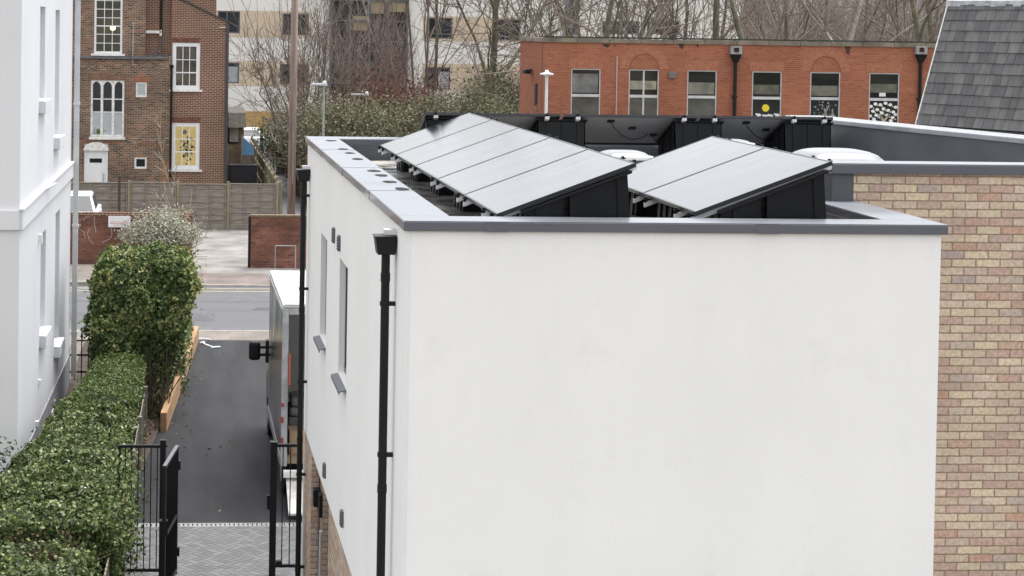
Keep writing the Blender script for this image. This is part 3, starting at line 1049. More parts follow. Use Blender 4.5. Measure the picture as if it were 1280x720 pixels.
ordn = ['nearest', 'second nearest', 'middle', 'second farthest', 'farthest']
XR1, XR2, YR = 2.625, 4.255, 15.32
for k in range(5):
    put('p', (XR1, YR + k * PITCHY, ZLOW), 0, ordn[k] + ' panel of the long left row of five tilted solar panels', 'solar panels of the long left row')
tn = ['near end', 'first joint', 'second joint', 'third joint', 'fourth joint', 'far end']
for k in range(6):
    y = YR + (.32 if k == 0 else 5 * PITCHY - .34 if k == 5 else k * PITCHY - .0075)
    put('t', (XR1, y, DECKZ), 0, 'black ribbed tub under the ' + tn[k] + (' from the front' if 0 < k < 5 else '') + ' of the long left solar row', 'mounting tubs of the long left row')
for k in range(2):
    put('p', (XR2, YR + k * PITCHY, ZLOW + .03), 0, ('nearer' if k == 0 else 'farther') + ' panel of the short right row of two solar panels', 'solar panels of the short right row')
for k in range(3):
    y = YR + (.32 if k == 0 else 2 * PITCHY - .34 if k == 2 else k * PITCHY - .0075)
    o = put('t', (XR2, y, DECKZ), 0, 'black ribbed tub under the ' + ('near end', 'middle joint', 'far end')[k] + ' of the short right solar row', 'mounting tubs of the short right row')
    o.scale = (1, 1, 1.03)
# the back row faces away: its tall side and dark underside look towards us
XB, YB, PB = at_y(530, 143, 24.45)[0], 25.42, 1.785
for k in range(3):
    put('p', (XB + k * PB, YB, ZLOW - .015), -PI / 2, ('leftmost', 'middle', 'rightmost')[k] + ' solar panel of the back row, its dark underside towards us', 'solar panels of the back row')
for k in range(4):
    x = XB + (.33 if k == 0 else 3 * PB - .36 if k == 3 else k * PB - .02)
    o = put('t', (x, YB, DECKZ), -PI / 2, ('leftmost', 'second from left', 'third from left', 'rightmost')[k] + ' black ribbed tub seen from behind under the back solar row', 'mounting tubs of the back row')
    o.scale = (1, 1, .97)

# ------------------------------------------------------------------ the white stuccoed town house on the left
TX, TY = -2.335, 30.0
td = np.array((.0246, 1.0)) / math.hypot(.0246, 1)          # along its lane side
tnrm = np.array((td[1], -td[0]))                             # facing the lane
TL, TH = 10.3, 15.0


def on_house(px, py):
    """distance along the lane side and height where a photo pixel meets it"""
    d = ray(px, py)
    p0 = np.array((TX, TY))
    # (t*d - p0) . n = 0
    t = (p0 @ tnrm) / (d[:2] @ tnrm)
    q = d * t
    return (q[:2] - p0) @ td, q[2] + CAM_Z


th_ = thing('town_house', 'tall white stuccoed house with recessed slit windows along the left of the lane', 'house', (TX, TY, 0))
W_T = [((50.5, 8), (55.6, 123)), ((66.2, 12), (73.2, 168)), ((50.0, 295), (56.0, 408)), ((64.5, 273), (73.0, 422))]
holes = []
for (a, b) in W_T:
    s0, zt = on_house(a[0], a[1])
    s1, _ = on_house(b[0], b[1])
    _, zb = on_house(b[0], b[1])
    wdt = max(.75, (s1 - s0) + .55)
    holes.append((s1 - .95, s1, zb, zt))
m_ = MB()
for i in range(4):
    print('house window', [round(float(x), 2) for x in holes[i]])
wall(m_, (TX, TY), td, tnrm, TL, .68, TH, holes, .16)
E2 = (TX + td[0] * TL, TY + td[1] * TL)
m_.poly([(E2[0], E2[1], .6), (E2[0] - 8, E2[1], .6), (E2[0] - 8, E2[1], TH), (E2[0], E2[1], TH)])
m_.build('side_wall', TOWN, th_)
MB().poly([(TX - 8, TY, .6), (TX, TY, .6), (TX, TY, TH), (TX - 8, TY, TH)]).build('front_wall', TOWN_FRONT, th_)
q3 = lambda s, d, z: (TX + td[0] * s + tnrm[0] * d, TY + td[1] * s + tnrm[1] * d, z)


def along(s0, s1, d0, d1, z0, z1):
    return ([q3(s0, d0, z0), q3(s0, d1, z0), q3(s1, d1, z0), q3(s1, d0, z0)], [q3(s0, d0, z1), q3(s0, d1, z1), q3(s1, d1, z1), q3(s1, d0, z1)])


MB().hexa(*along(-.02, TL, -.2, .02, 0, .68)).build('plinth', PLINTH_GREY, th_)
MB().box(TX - 8, TX - .2, TY - .02, TY + .1, 0, .6).build('plinth', TOWN_FRONT, th_)
bnd = MB().hexa(*along(-.05, TL, 0, .05, 4.40, 4.70))
bnd.hexa(*along(-.07, TL, 0, .075, 4.701, 4.73))
bnd.build('string_course', TOWN, th_)
bnd = MB().box(TX - 8, TX - .002, TY - .05, TY - .001, 4.40, 4.70)
bnd.build('string_course', TOWN_FRONT, th_)
for i, h in enumerate(holes):
    g = MB().poly([q3(h[0], -.155, h[2]), q3(h[1], -.155, h[2]), q3(h[1], -.155, h[3]), q3(h[0], -.155, h[3])]).build('window', TOWN if i != 1 else TOWN, th_)
    MB().hexa(*along(h[0] - .08, h[1] + .08, -.1, .12, h[2] - .22, h[2] - .001)).build('sill', TOWN, g, bevel=.012)
dp = MB()
dpx, dpy = E2[0] + .10, E2[1] + .06
dp.box(dpx - .055, dpx + .055, dpy - .05, dpy + .05, .2, TH)
for z in (1.1, 3.35, 5.9, 8.1):
    dp.box(dpx - .07, dpx + .07, dpy - .065, dpy + .065, z, z + .05)
dp.build('downpipe', plain('pale_grey_pipe', (.52, .53, .53), .5, 0, .12, 2), th_)
for (px, py) in ((48, 478), (44.5, 530)):
    fx = MB()
    s, z = on_house(px, py)
    fx.hexa(*along(s - .05, s + .05, 0, .05, z - .04, z + .05)).build('wall_fitting', WHITEPAINT, th_)
s, z = on_house(64, 521)
MB().hexa(*along(s - .2, s + .2, 0, .03, z - .12, z + .12)).build('air_brick', WHITEPAINT, th_)
s, z = on_house(48, 297)
MB().hexa(*along(s - .05, s + .05, 0, .07, z - .10, z + .06)).build('wall_light', WHITEPAINT, th_)
s0, z = on_house(52, 236)
s1, z1 = on_house(67, 235)
MB().tube(q3(s0, .07, z), q3(s0 + 1.2, .14, z), .015).build('flag_bracket', WHITEPAINT, th_)

# ------------------------------------------------------------------ foliage
def leaf_mesh(name, pts, nrm, size, m, parent=None, jitter=.7, aspect=.62, fold=True, label=None):
    """one small pointed leaf (four corners) per point, facing roughly along nrm"""
    N = len(pts)
    pts = np.asarray(pts, float)
    nr = np.asarray(nrm, float) + rng.normal(0, jitter, (N, 3))
    nr /= np.linalg.norm(nr, axis=1)[:, None] + 1e-9
    t = rng.normal(0, 1, (N, 3))
    t -= (t * nr).sum(1)[:, None] * nr
    t /= np.linalg.norm(t, axis=1)[:, None] + 1e-9
    b = np.cross(nr, t)
    s = size * rng.uniform(.55, 1.35, (N, 1))
    v = np.empty((N, 4, 3))
    v[:, 0] = pts - t * s * .5
    v[:, 1] = pts + b * s * .5 * aspect + t * s * .05 + nr * s * .10
    v[:, 2] = pts + t * s * .5
    v[:, 3] = pts - b * s * .5 * aspect + t * s * .05 + nr * s * .10
    f = np.arange(N * 4).reshape(N, 4)
    return mesh_object(name, v.reshape(-1, 3), f, m, parent, label=label)


def wob(p, k, seed):
    """a smooth wandering value from a few crossed waves"""
    r = np.random.default_rng(seed)
    out = np.zeros(len(p))
    for i in range(9):
        d = r.normal(0, 1, 3) * k * r.uniform(.5, 2.4)
        out += np.sin(p @ d + r.uniform(0, 6.3)) / (1 + i * .25)
    return out / 4


def hedge_points(N, x0f, x1f, y0, y1, topf, zb=.02, amp=.10, k=2.2, seed=1, faces=(1, .7, .7, .5), bulge=.0):
    """points just around a clipped hedge's skin; x0f, x1f and topf are functions of y. faces: weights top, right, left, ends"""
    P, Nn = [], []
    wt = np.array(faces, float)
    cnt = (N * wt / wt.sum()).astype(int)
    y = rng.uniform(y0, y1, cnt[0])
    u = rng.uniform(0, 1, cnt[0])
    xa, xb = x0f(y), x1f(y)
    edge = np.minimum(u, 1 - u)
    P.append(np.c_[xa + (xb - xa) * u, y, topf(y) - .20 * np.exp(-edge * 8)])
    Nn.append(np.tile((0, 0, 1.0), (cnt[0], 1)))
    for c, s in ((cnt[1], 1), (cnt[2], -1)):
        y = rng.uniform(y0, y1, c)
        z = zb + (topf(y) - zb) * rng.uniform(0, 1, c) ** .8
        x = (x1f(y) if s > 0 else x0f(y)) + s * bulge * np.sin((z - zb) / (topf(y) - zb) * PI) - s * .16 * ((z - zb) / (topf(y) - zb)) ** 6
        P.append(np.c_[x, y, z])
        Nn.append(np.tile((s * 1.0, 0, .25), (c, 1)))
    c = cnt[3]
    for yy, s in ((y0, -1), (y1, 1)):
        n_ = c if s < 0 else c // 3
        y = np.full(n_, yy)
        u = rng.uniform(0, 1, n_)
        z = zb + (topf(y) - zb) * rng.uniform(0, 1, n_) ** .8
        P.append(np.c_[x0f(y) + (x1f(y) - x0f(y)) * u, y, z])
        Nn.append(np.tile((0, s * 1.0, .25), (n_, 1)))
    P, Nn = np.concatenate(P), np.concatenate(Nn)
    d = wob(P, k, seed) * amp + wob(P, k * 4, seed + 5) * amp * .5
    P = P + Nn * (d - np.abs(rng.normal(0, .06, len(P))))[:, None]
    keep = rng.uniform(0, 1, len(P)) < .72 + .75 * wob(P, 3.4, seed + 9)         # thin patches and dense clumps
    return P[keep], Nn[keep]


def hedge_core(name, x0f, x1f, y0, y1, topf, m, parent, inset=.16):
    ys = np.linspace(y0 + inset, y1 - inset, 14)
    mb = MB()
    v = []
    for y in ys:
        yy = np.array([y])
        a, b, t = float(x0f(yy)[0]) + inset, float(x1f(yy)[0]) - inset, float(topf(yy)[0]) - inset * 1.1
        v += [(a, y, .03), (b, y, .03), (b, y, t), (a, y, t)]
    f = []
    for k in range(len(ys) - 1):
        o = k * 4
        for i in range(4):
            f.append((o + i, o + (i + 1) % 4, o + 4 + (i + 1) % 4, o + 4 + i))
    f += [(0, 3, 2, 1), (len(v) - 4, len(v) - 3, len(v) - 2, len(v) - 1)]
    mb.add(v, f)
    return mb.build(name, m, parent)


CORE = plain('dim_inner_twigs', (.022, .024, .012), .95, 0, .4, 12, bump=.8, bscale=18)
LEAF_IVY = leaf_mat('mixed_ivy_leaves', [(0, (.018, .034, .010)), (.3, (.05, .082, .023)), (.6, (.10, .14, .042)), (.82, (.22, .265, .09)), (1, (.36, .37, .19))], .36)
LEAF_DARK = leaf_mat('dark_ivy_leaves', [(0, (.016, .034, .010)), (.4, (.05, .088, .025)), (.75, (.11, .16, .045)), (1, (.20, .24, .08))], .36, yellow=((.38, .39, .16), 1.3, .875))
LEAF_PRIVET = leaf_mat('clipped_privet_leaves', [(0, (.03, .06, .014)), (.5, (.085, .125, .03)), (1, (.16, .195, .06))], .4)
LEAF_YELLOW = leaf_mat('yellow_green_leaves', [(0, (.15, .18, .04)), (.6, (.24, .245, .06)), (1, (.12, .16, .04))], .4)
LEAF_BROWN = leaf_mat('dead_brown_leaves', [(0, (.07, .04, .025)), (.6, (.14, .085, .05)), (1, (.22, .15, .09))], .8)
LEAF_SILVER = leaf_mat('silver_grey_leaves', [(0, (.22, .225, .165)), (.5, (.36, .36, .28)), (1, (.50, .49, .41))], .6)
LEAF_OLIVE = leaf_mat('olive_winter_leaves', [(0, (.062, .068, .036)), (.35, (.135, .14, .075)), (.7, (.215, .215, .13)), (1, (.35, .32, .22))], .8)
LEAF_DOCK = leaf_mat('russet_seed_heads', [(0, (.10, .035, .025)), (.6, (.155, .06, .042)), (1, (.22, .11, .075))], .8)
LEAF_DEEP = leaf_mat('deep_green_leaves', [(0, (.025, .05, .022)), (.6, (.05, .08, .035)), (1, (.09, .125, .06))], .5)
BLOSSOM = plain('white_blossom', (.72, .70, .66), .7)

lin = lambda a, b: (lambda y: np.interp(y, a, b))


def hedge(label, N, x0f, x1f, y0, y1, topf, size, m, seed, amp=.10, faces=(1, .7, .5, .5), bulge=0., k=2.2):
    t = thing('hedge', label, 'hedge', (float(x0f(np.array([y0]))[0]), y0, 0), 'garden hedges along the lane')
    P, Nn = hedge_points(N, x0f, x1f, y0, y1, topf, seed=seed, amp=amp, faces=faces, bulge=bulge, k=k)
    sp, sn = [], []
    for q in P[rng.choice(len(P), max(30, N // 420))]:           # stray shoots
        if q[2] < .8:
            continue
        d = np.array((rng.normal(0, .35), rng.normal(0, .35), 1.0))
        ln = rng.uniform(.08, .28)
        for u in np.linspace(.25, 1, 7):
            sp.append(q + d * ln * u + rng.normal(0, .018, 3))
            sn.append(rng.normal(0, 1, 3))
    leaf_mesh('leaves', np.concatenate([P, np.array(sp)]), np.concatenate([Nn, np.array(sn)]), size, m, t)
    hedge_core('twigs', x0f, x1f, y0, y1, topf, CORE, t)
    return t, P, Nn


# long low hedge beside the lane
xl, xr = lin([23, 25.5, 28, 35.5], [-2.75, -2.55, -2.25, -1.48]), lin([23, 26, 30, 35.5], [-.62, -.62, -.58, -.42])
lo, P, Nn = hedge('low ivy mixed hedge running beside the gate along the white house', 76000, xl, xr, 24.3, 32.2, lin([24, 32.5], [1.32, 1.36]), .064, LEAF_IVY, 3, faces=(1, .45, .2, .18), amp=.16, k=1.7)
G1 = [(-.66, 26.15, 1.35, .13, .22, .22), (-.60, 25.6, 1.0, .12, .4, .25), (-.56, 27.4, 1.2, .1, .5, .2), (-.70, 24.9, 1.15, .12, .3, .22), (-.50, 26.2, .55, .09, .1, .3)]
Q = np.concatenate([np.c_[rng.normal(c[0], c[3], 420), rng.normal(c[1], c[4], 420), rng.normal(c[2], c[5], 420)] for c in G1])
Q = Q[Q[:, 2] > .05]
leaf_mesh('side_growth', Q, np.tile((.7, -.5, .5), (len(Q), 1)), .062, LEAF_IVY, lo)
sel = rng.choice(len(P), 26, replace=False)
leaf_mesh('blossom', P[sel] + (0, 0, .05), Nn[sel], .05, BLOSSOM, lo)
hedge('finely clipped bright green privet hedge in front of the tall ivy hedge', 26000, xl, xr, 32.3, 36.4, lin([32, 36.5], [1.36, 1.40]), .045, LEAF_PRIVET, 4, faces=(1, .5, .2, .1), amp=.05)
hedge('near stretch of low ivy hedge in the bottom left corner', 26000, lin([19, 23.6], [-2.6, -2.6]), lin([19, 21, 23.6], [-.95, -.93, -.82]), 19.5, 23.62, lin([19, 23.5], [1.28, 1.22]), .06, LEAF_IVY, 8, faces=(1, .4, .1, .25), amp=.17, k=1.8)
yb = thing('yellow_shrub', 'tuft of yellow green leaves at the bottom edge of the near hedge', 'shrub', (-2.0, 21.2, 1.2))
P = np.c_[rng.normal(-2.05, .22, 420), rng.normal(21.5, .2, 420), rng.normal(1.34, .035, 420)]
leaf_mesh('leaves', P, np.tile((0, 0, 1.), (420, 1)), .06, LEAF_YELLOW, yb)
sm_ = MB()
for k in range(14):
    sm_.tube((rng.normal(-2.05, .06), rng.normal(21.5, .06), .03), (rng.normal(-2.05, .25), rng.normal(21.5, .25), 1.34), .008, .004, 4, False)
sm_.build('stems', TWIG, yb)
# bare twigs where the two low hedges part
tw = thing('twig_clump', 'clump of bare brown twigs in the gap between the low hedges', 'shrub', (-1.75, 23.9, 0))
m_ = MB()
for k in range(150):
    a = (rng.normal(-1.75, .2), rng.normal(23.95, .14), rng.uniform(.05, .7))
    b = (a[0] + rng.normal(0, .28), a[1] + rng.normal(0, .2), rng.uniform(.85, 1.2))
    m_.tube(a, b, .008, .004, 4, False)
m_.build('twigs', plain('dull_brown_hedge_twigs', (.10, .07, .048), .9, 0, .4, 5), tw)
P = np.c_[rng.normal(-1.7, .35, 300), rng.normal(23.95, .16, 300), rng.uniform(.8, 1.25, 300)]
leaf_mesh('leaves', P, np.tile((0, 0, 1.), (300, 1)), .05, LEAF_BROWN, tw)
# dark evergreen sprig against the front wall
sg = thing('evergreen_shrub', 'dark leafy evergreen shrub at the left edge before the grey wall', 'shrub', (-2.95, 27.6, 0))
c = at_y(2, 548, 27.6)
P, Nn = [], []
for k in range(26):
    d = rng.normal(0, 1, 3)
    d[2] = abs(d[2]) * 1.4
    d /= np.linalg.norm(d)
    for u in np.linspace(.2, 1, 16):
        for q in range(2):
            P.append((c[0] - .18, c[1], c[2] - .62) + d * u * rng.uniform(.5, .75) + rng.normal(0, .025, 3))
            Nn.append(d)
leaf_mesh('leaves', np.array(P), np.array(Nn), .075, LEAF_DEEP, sg)
m_ = MB().tube((-2.95, 27.6, .02), (c[0] - .18, c[1], c[2] - .4), .03, .015)
m_.build('stem', TWIG, sg)

# tall variegated ivy hedge
tl_x0, tl_x1 = lin([37, 39], [-1.50, -1.45]), lin([37, 39], [.42, .50])
ty = thing('hedge', 'tall square cut dark ivy hedge with cream variegated leaves', 'hedge', (-1.5, 37, 0), 'garden hedges along the lane')
P, Nn = hedge_points(46000, tl_x0, tl_x1, 37.0, 39.4, lambda y: np.full(len(y), 3.04), seed=21, amp=.20, faces=(.5, .45, .35, 1.3), k=1.9)
rc = np.clip((P[:, 2] - 2.55) / .5, 0, 1.3) ** 2               # rounded shoulders
P[:, 0] += np.where(P[:, 0] > -.5, -1, 1) * rc * .16 * np.clip(np.abs(P[:, 0] + .5) / .9, 0, 1)
P[:, 1] += rc * .14 * (P[:, 1] < 37.6)
zf = np.clip(P[:, 2] / 3.07, 0, 1)
# the foot of the hedge draws in from the lane, leaving bare twigs
P[:, 0] = np.where(P[:, 0] > -.6, -.6 + (P[:, 0] + .6) * (.42 + .58 * np.clip(zf * 1.25, 0, 1) ** .8), P[:, 0])
keep = ~((P[:, 0] > -.35) & (P[:, 2] < 1.15) & (rng.uniform(0, 1, len(P)) < .8))
P, Nn = P[keep], Nn[keep]
leaf_mesh('leaves', P, Nn, .088, LEAF_DARK, ty, jitter=.75)
sp = []
for q in P[rng.choice(len(P), 150)]:
    d = np.array((rng.normal(0, .5), rng.normal(-.2, .4), rng.uniform(.2, 1)))
    for u in np.linspace(.2, 1, 8):
        sp.append(q + d * u * rng.uniform(.15, .3) + rng.normal(0, .02, 3))
leaf_mesh('stray_leaves', np.array(sp), rng.normal(0, 1, (len(sp), 3)), .075, LEAF_DARK, ty)
top = (P[:, 2] > 2.9)
sel = rng.choice(np.where(top)[0], 260)
leaf_mesh('young_leaves', P[sel] + rng.normal(0, .03, (260, 3)) + (0, 0, .04), Nn[sel], .075, LEAF_YELLOW, ty)
Q = np.c_[rng.normal(.42, .09, 420), rng.normal(37.3, .25, 420), rng.normal(2.6, .3, 420)]
leaf_mesh('young_leaves', Q, np.tile((.5, -.5, .3), (420, 1)), .07, LEAF_YELLOW, ty)
cm = MB()
cm.hexa([(-1.3, 37.2, .04), (-.3, 37.2, .04), (-.25, 39.2, .04), (-1.3, 39.2, .04)], [(-1.32, 37.2, 2.9), (.25, 37.2, 2.9), (.3, 39.2, 2.9), (-1.3, 39.2, 2.9)])
cm.build('inner_twigs', CORE, ty)
m_ = MB()
for k in range(190):
    a = (rng.uniform(-.6, .0), rng.uniform(36.6, 39), rng.uniform(.05, .6))
    b = (a[0] + rng.normal(.12, .2), a[1] + rng.normal(0, .25), a[2] + rng.uniform(.3, 1.1))
    m_.tube(a, b, .010, .005, 4, False)
m_.build('bare_twigs', plain('dark_bare_twigs', (.075, .055, .04), .9, 0, .4, 5), ty)
dl = thing('dead_leaves', 'scatter of dry brown leaves on the soil and lane edge by the timber sleeper', 'leaf litter')
P = np.c_[rng.uniform(-.9, .45, 1500), rng.uniform(34.5, 45, 1500), rng.uniform(.04, .09, 1500)]
P = P[P[:, 0] < -.35 + (P[:, 1] - 34.5) * .085]
Q = np.c_[rng.exponential(.35, 130), rng.uniform(29.6, 45.5, 130), np.full(130, .012)]
Q[:, 0] += np.interp(Q[:, 1], [29, 35.8, 46], [-.55, .02, .76])
P = np.concatenate([P, Q[:95]])
leaf_mesh('leaf_litter', P, np.tile((0, 0, 1.), (len(P), 1)), .07, LEAF_BROWN, dl, jitter=.4)
for o in list(dl.children):
    o.parent = None
    tag(o, dl['label'], 'leaf litter', None, 'stuff')
bpy.data.objects.remove(dl)
# ivy running on along the sleeper towards the road
P, Nn = hedge_points(9000, lin([39.5, 45.5], [-1.3, -1.2]), lin([39.5, 45.5], [.35, .5]), 39.6, 45.4, lambda y: np.full(len(y), 1.0), seed=30, amp=.15, faces=(1, .8, .3, .5))
iv = thing('hedge', 'low ragged ivy hedge behind the tall one, by the pavement', 'hedge', (-1.3, 39.6, 0), 'garden hedges along the lane')
leaf_mesh('leaves', P, Nn, .085, LEAF_DARK, iv)
hedge_core('twigs', lin([39.5, 45.5], [-1.3, -1.2]), lin([39.5, 45.5], [.35, .5]), 39.6, 45.4, lambda y: np.full(len(y), 1.0), CORE, iv)

# timber sleeper retaining the bed
def bar(mb, a, b, w, z0, z1):
    a, b = np.array(a, float), np.array(b, float)
    d = (b - a) / np.linalg.norm(b - a)
    n = np.array((-d[1], d[0])) * w
    q = [a, b, b + n, a + n]
    return mb.hexa([(p[0], p[1], z0) for p in q], [(p[0], p[1], z1) for p in q])


sl = thing('timber_edging', 'pale new timber sleeper edging holding back the hedge bed', 'edging', (-.02, 35.8, 0))
A_, B_ = np.array((-.02, 35.8)), np.array((.72, 46.1))
for k in range(4):
    a, b = A_ + (B_ - A_) * k / 4, A_ + (B_ - A_) * (k + .996) / 4
    bar(MB(), a, b, .12, -.01, .36).build('sleeper', SLEEPER, sl, bevel=.008)
rp = thing('rope', 'loop of white cord lying on the dark lane by the timber edging', 'rope', (.9, 45.5, 0))
pts = [(.74 + .42 * u + .05 * math.sin(u * 14), 45.7 - .7 * u + .18 * math.sin(u * 7), .02 + .01 * math.sin(u * 9)) for u in np.linspace(0, 1, 22)]
pts2 = [(.80 + .25 * math.cos(t), 45.9 + .7 * math.sin(t) * .6, .02) for t in np.linspace(.6, 3.6, 14)]
MB().path(pts, .022, 6).path(pts2, .018, 6).build('cord', plain('pale_blue_cord', (.62, .68, .72), .7), rp)

# boarded fence along the low hedge's lane side
bf = thing('boarded_fence', 'low weathered board fence between the low hedge and the gate railing', 'fence', (-.62, 22.5, 0))
m_ = MB()
for y in np.arange(22.5, 35.2, .16):
    x = np.interp(y, [22.5, 28, 35.3], [-.80, -.60, -.44])
    m_.box(x, x + .02, y, y + .15, .02, .84 + .01 * math.sin(y * 5))
m_.build('boards', TIMBER, bf)
for y in (22.4, 24.9, 27.4, 30.0, 32.6, 35.3):
    x = np.interp(y, [22.5, 28, 35.3], [-.80, -.60, -.44])
    MB().box(x - .03, x + .06, y - .05, y + .05, 0, .95).build('post', TIMBER, bf, bevel=.006)

# spear topped iron railing by the front path
ir = thing('iron_railing', 'black iron railing with spear heads beside the white house corner', 'railing', (-2.0, 41.0, 0))
for k, (px, tall) in enumerate(((84, 1), (93.5, 0), (102, 1), (110.5, 0), (119, 1), (127.5, 0), (136, 1))):
    x = at_y(px, 440, 41.0)[0]
    z = 1.02 if tall else .72
    b = MB().tube((x, 41, .02), (x, 41, z - .1), .014, n=6)
    b.lathe((x, 41, z - .12), [(.014, 0), (.034, .03), (.026, .06), (.002, .15)], 6)
    b.build('spear_bar', BLACKPAINT, ir)
MB().box(-2.25, -1.35, 40.985, 41.015, .16, .2).build('rail', BLACKPAINT, ir)
MB().box(-2.25, -1.35, 40.985, 41.015, .52, .56).build('rail', BLACKPAINT, ir)

# ------------------------------------------------------------------ black steel gates
GY = 26.4
ra_ = thing('steel_railing', 'fixed black steel railing panel between the hedge and the open gate', 'railing', (-.55, GY, 0))
MB().box(-.64, -.10, GY - .02, GY + .02, 1.79, 1.83).build('top_rail', BLACKPAINT, ra_)
MB().box(-.64, -.10, GY - .02, GY + .02, .07, .11).build('bottom_rail', BLACKPAINT, ra_)
for k in range(6):
    x = -.575 + k * .088
    MB().tube((x, GY, .11), (x, GY, 1.79), .0085, n=6).build('bar', BLACKPAINT, ra_)
MB().box(-.68, -.64, GY - .03, GY + .03, 0, 1.83).build('post', BLACKPAINT, ra_)
MB().box(-.10, -.02, GY - .04, GY + .04, 0, 1.90).build('post', BLACKPAINT, ra_)
cb = MB()
for x, y in ((-.66, GY),):
    cb.box(x - .1, x + .1, y - .1, y + .1, -.02, .05)
cb.build('footing', KERB, ra_)
gl = thing('steel_gate', 'open black steel gate leaf swung towards us, seen almost edge on', 'gate', (.12, GY, 0))
g0, g1 = np.array((.135, 26.33)), np.array((-.035, 25.1))
gd = (g1 - g0) / np.linalg.norm(g1 - g0)
gp = lambda s: g0 + gd * s
GLn = float(np.linalg.norm(g1 - g0))


def gbar(s0, s1, z0, z1, w=.022):
    mb = MB()
    return bar(mb, gp(s0) - np.array((-gd[1], gd[0])) * w, gp(s1) - np.array((-gd[1], gd[0])) * w, 2 * w, z0, z1)


gbar(0, .05, .06, 1.80).build('stile', BLACKPAINT, gl)
gbar(GLn - .05, GLn, .06, 1.80).build('stile', BLACKPAINT, gl)
gbar(0, GLn, 1.801, 1.84, .026).build('top_rail', plain('satin_black_rail', (.03, .03, .033), .22), gl)
gbar(.05, GLn - .05, .10, .14).build('bottom_rail', BLACKPAINT, gl)
gbar(.05, GLn - .05, .86, .90).build('middle_rail', BLACKPAINT, gl)
for s in np.linspace(.13, GLn - .13, 11):
    p = gp(s)
    MB().tube((p[0], p[1], .14), (p[0], p[1], 1.80), .009, n=6).build('bar', BLACKPAINT, gl)
for z in (.3, 1.5):
    p = gp(0)
    MB().box(p[0] - .05, p[0] + .05, p[1] - .005, p[1] + .05, z, z + .12).build('hinge', BLACKPAINT, gl)
lk = MB()
p = gp(GLn - .10)
lk.box(p[0] - .075, p[0] + .04, p[1] - .06, p[1] + .06, .88, 1.10)
lo_ = lk.build('lock_box', BLACKPAINT, gl, bevel=.006)
MB().tube((p[0] - .1, p[1], 1.0), (p[0] - .1, p[1] - .12, 1.0), .011).build('lever', GALV, lo_)
gr = thing('steel_gate', 'closed narrow black steel gate panel between square post and white building', 'gate', (1.44, GY, 0))
MB().box(1.425, 1.515, GY - .045, GY + .045, 0, 1.86).build('post', BLACKPAINT, gr)
MB().box(1.415, 1.525, GY - .055, GY + .055, 1.861, 1.875).build('post_cap', BLACKPAINT, gr)
MB().box(1.515, 1.84, GY - .02, GY + .02, 1.80, 1.84).build('top_rail', BLACKPAINT, gr)
MB().box(1.515, 1.84, GY - .02, GY + .02, .12, .16).build('bottom_rail', BLACKPAINT, gr)
for x in (1.60, 1.705, 1.81):
    MB().tube((x, GY, .16), (x, GY, 1.80), .0085, n=6).build('bar', BLACKPAINT, gr)
MB().box(1.385, 1.425, GY - .03, GY + .03, .93, 1.13).build('latch_keep', BLACKPAINT, gr, bevel=.006)
MB().box(1.52, 1.60, GY - .06, GY + .02, .16, .22).build('drop_bolt', BLACKPAINT, gr)

# ------------------------------------------------------------------ the box van
VX0, VX1, VY0, VY1 = 1.80, 3.85, 30.2, 34.4
VB = .75
vn = thing('box_van', 'white roofed box van parked behind the white building, its rear doors open', 'van', (VX0, VY0, 0))
VGREY = plain('satin_grey_van_side', (.055, .058, .066), .2, .1, .2, 1.0, rough_var=.08, spec=.4)
b = MB()
b.box(VX0, VX0 + .05, VY0 + .06, VY1, VB, 3.16)
b.build('box_side', VGREY, vn, bevel=.01)
b = MB()
b.box(VX1 - .05, VX1, VY0 + .06, VY1, VB, 3.16)
b.box(VX0 + .05, VX1 - .05, VY1 - .05, VY1, VB, 3.16)
b.build('box_side', WHITEPAINT, vn, bevel=.01)
rf = MB().box(VX0 - .005, VX1 + .005, VY0 - .01, VY1 + .01, 3.161, 3.22).build('roof', plain('dirty_white_roof', (.55, .55, .545), .45, 0, .12, 2), vn, bevel=.025)
g_ = MB()
for y in np.arange(VY0 + .4, VY1, .55):
    g_.box(VX0 + .08, VX1 - .08, y, y + .03, 3.2201, 3.226)
g_.box(VX0 + .02, VX1 - .02, VY0 - .012, VY0 + .28, 3.2202, 3.228)
g_.build('roof_rib', ALU, rf)
MB().box(VX0 + .05, VX1 - .05, VY0, VY1 - .05, VB - .06, VB + .02).build('load_floor', plain('ply_floor', (.22, .16, .10), .8), vn)
f_ = MB()
f_.box(VX0 - .01, VX0 + .09, VY0 - .02, VY0 + .06, VB - .1, 3.16)
f_.box(VX1 - .09, VX1 + .01, VY0 - .02, VY0 + .06, VB - .1, 3.16)
f_.box(VX0 + .09, VX1 - .09, VY0 - .02, VY0 + .06, 3.06, 3.16)
f_.build('rear_frame', plain('dirty_metal_frame', (.33, .335, .34), .45, .2, .3, 4), vn, bevel=.008)
RED = plain('red_lamp_lens', (.26, .035, .02), .2)
for z, h in ((1.02, .09), (1.34, .10), (1.60, .06)):
    MB().box(VX0 - .014, VX0 + .03, VY0 - .03, VY0 + .02, z, z + h).build('rear_lamp', RED, vn, bevel=.006)
MB().box(VX0 + .10, VX0 + .125, VY0 - .06, VY0 - .03, 1.95, 2.45).build('load_strap', plain('orange_red_strap', (.50, .08, .03), .6), vn)
tg = MB()
tg.hexa([(VX0 + .08, VY0 - .8, .06), (VX1 - .06, VY0 - .8, .06), (VX1 - .06, VY0 - .02, .40), (VX0 + .08, VY0 - .02, .40)],
        [(VX0 + .08, VY0 - .8, .10), (VX1 - .06, VY0 - .8, .10), (VX1 - .06, VY0 - .02, .46), (VX0 + .08, VY0 - .02, .46)])
tg.build('ramp', plain('grubby_white_ramp', (.50, .49, .47), .6, 0, .3, 4), vn, bevel=.006)
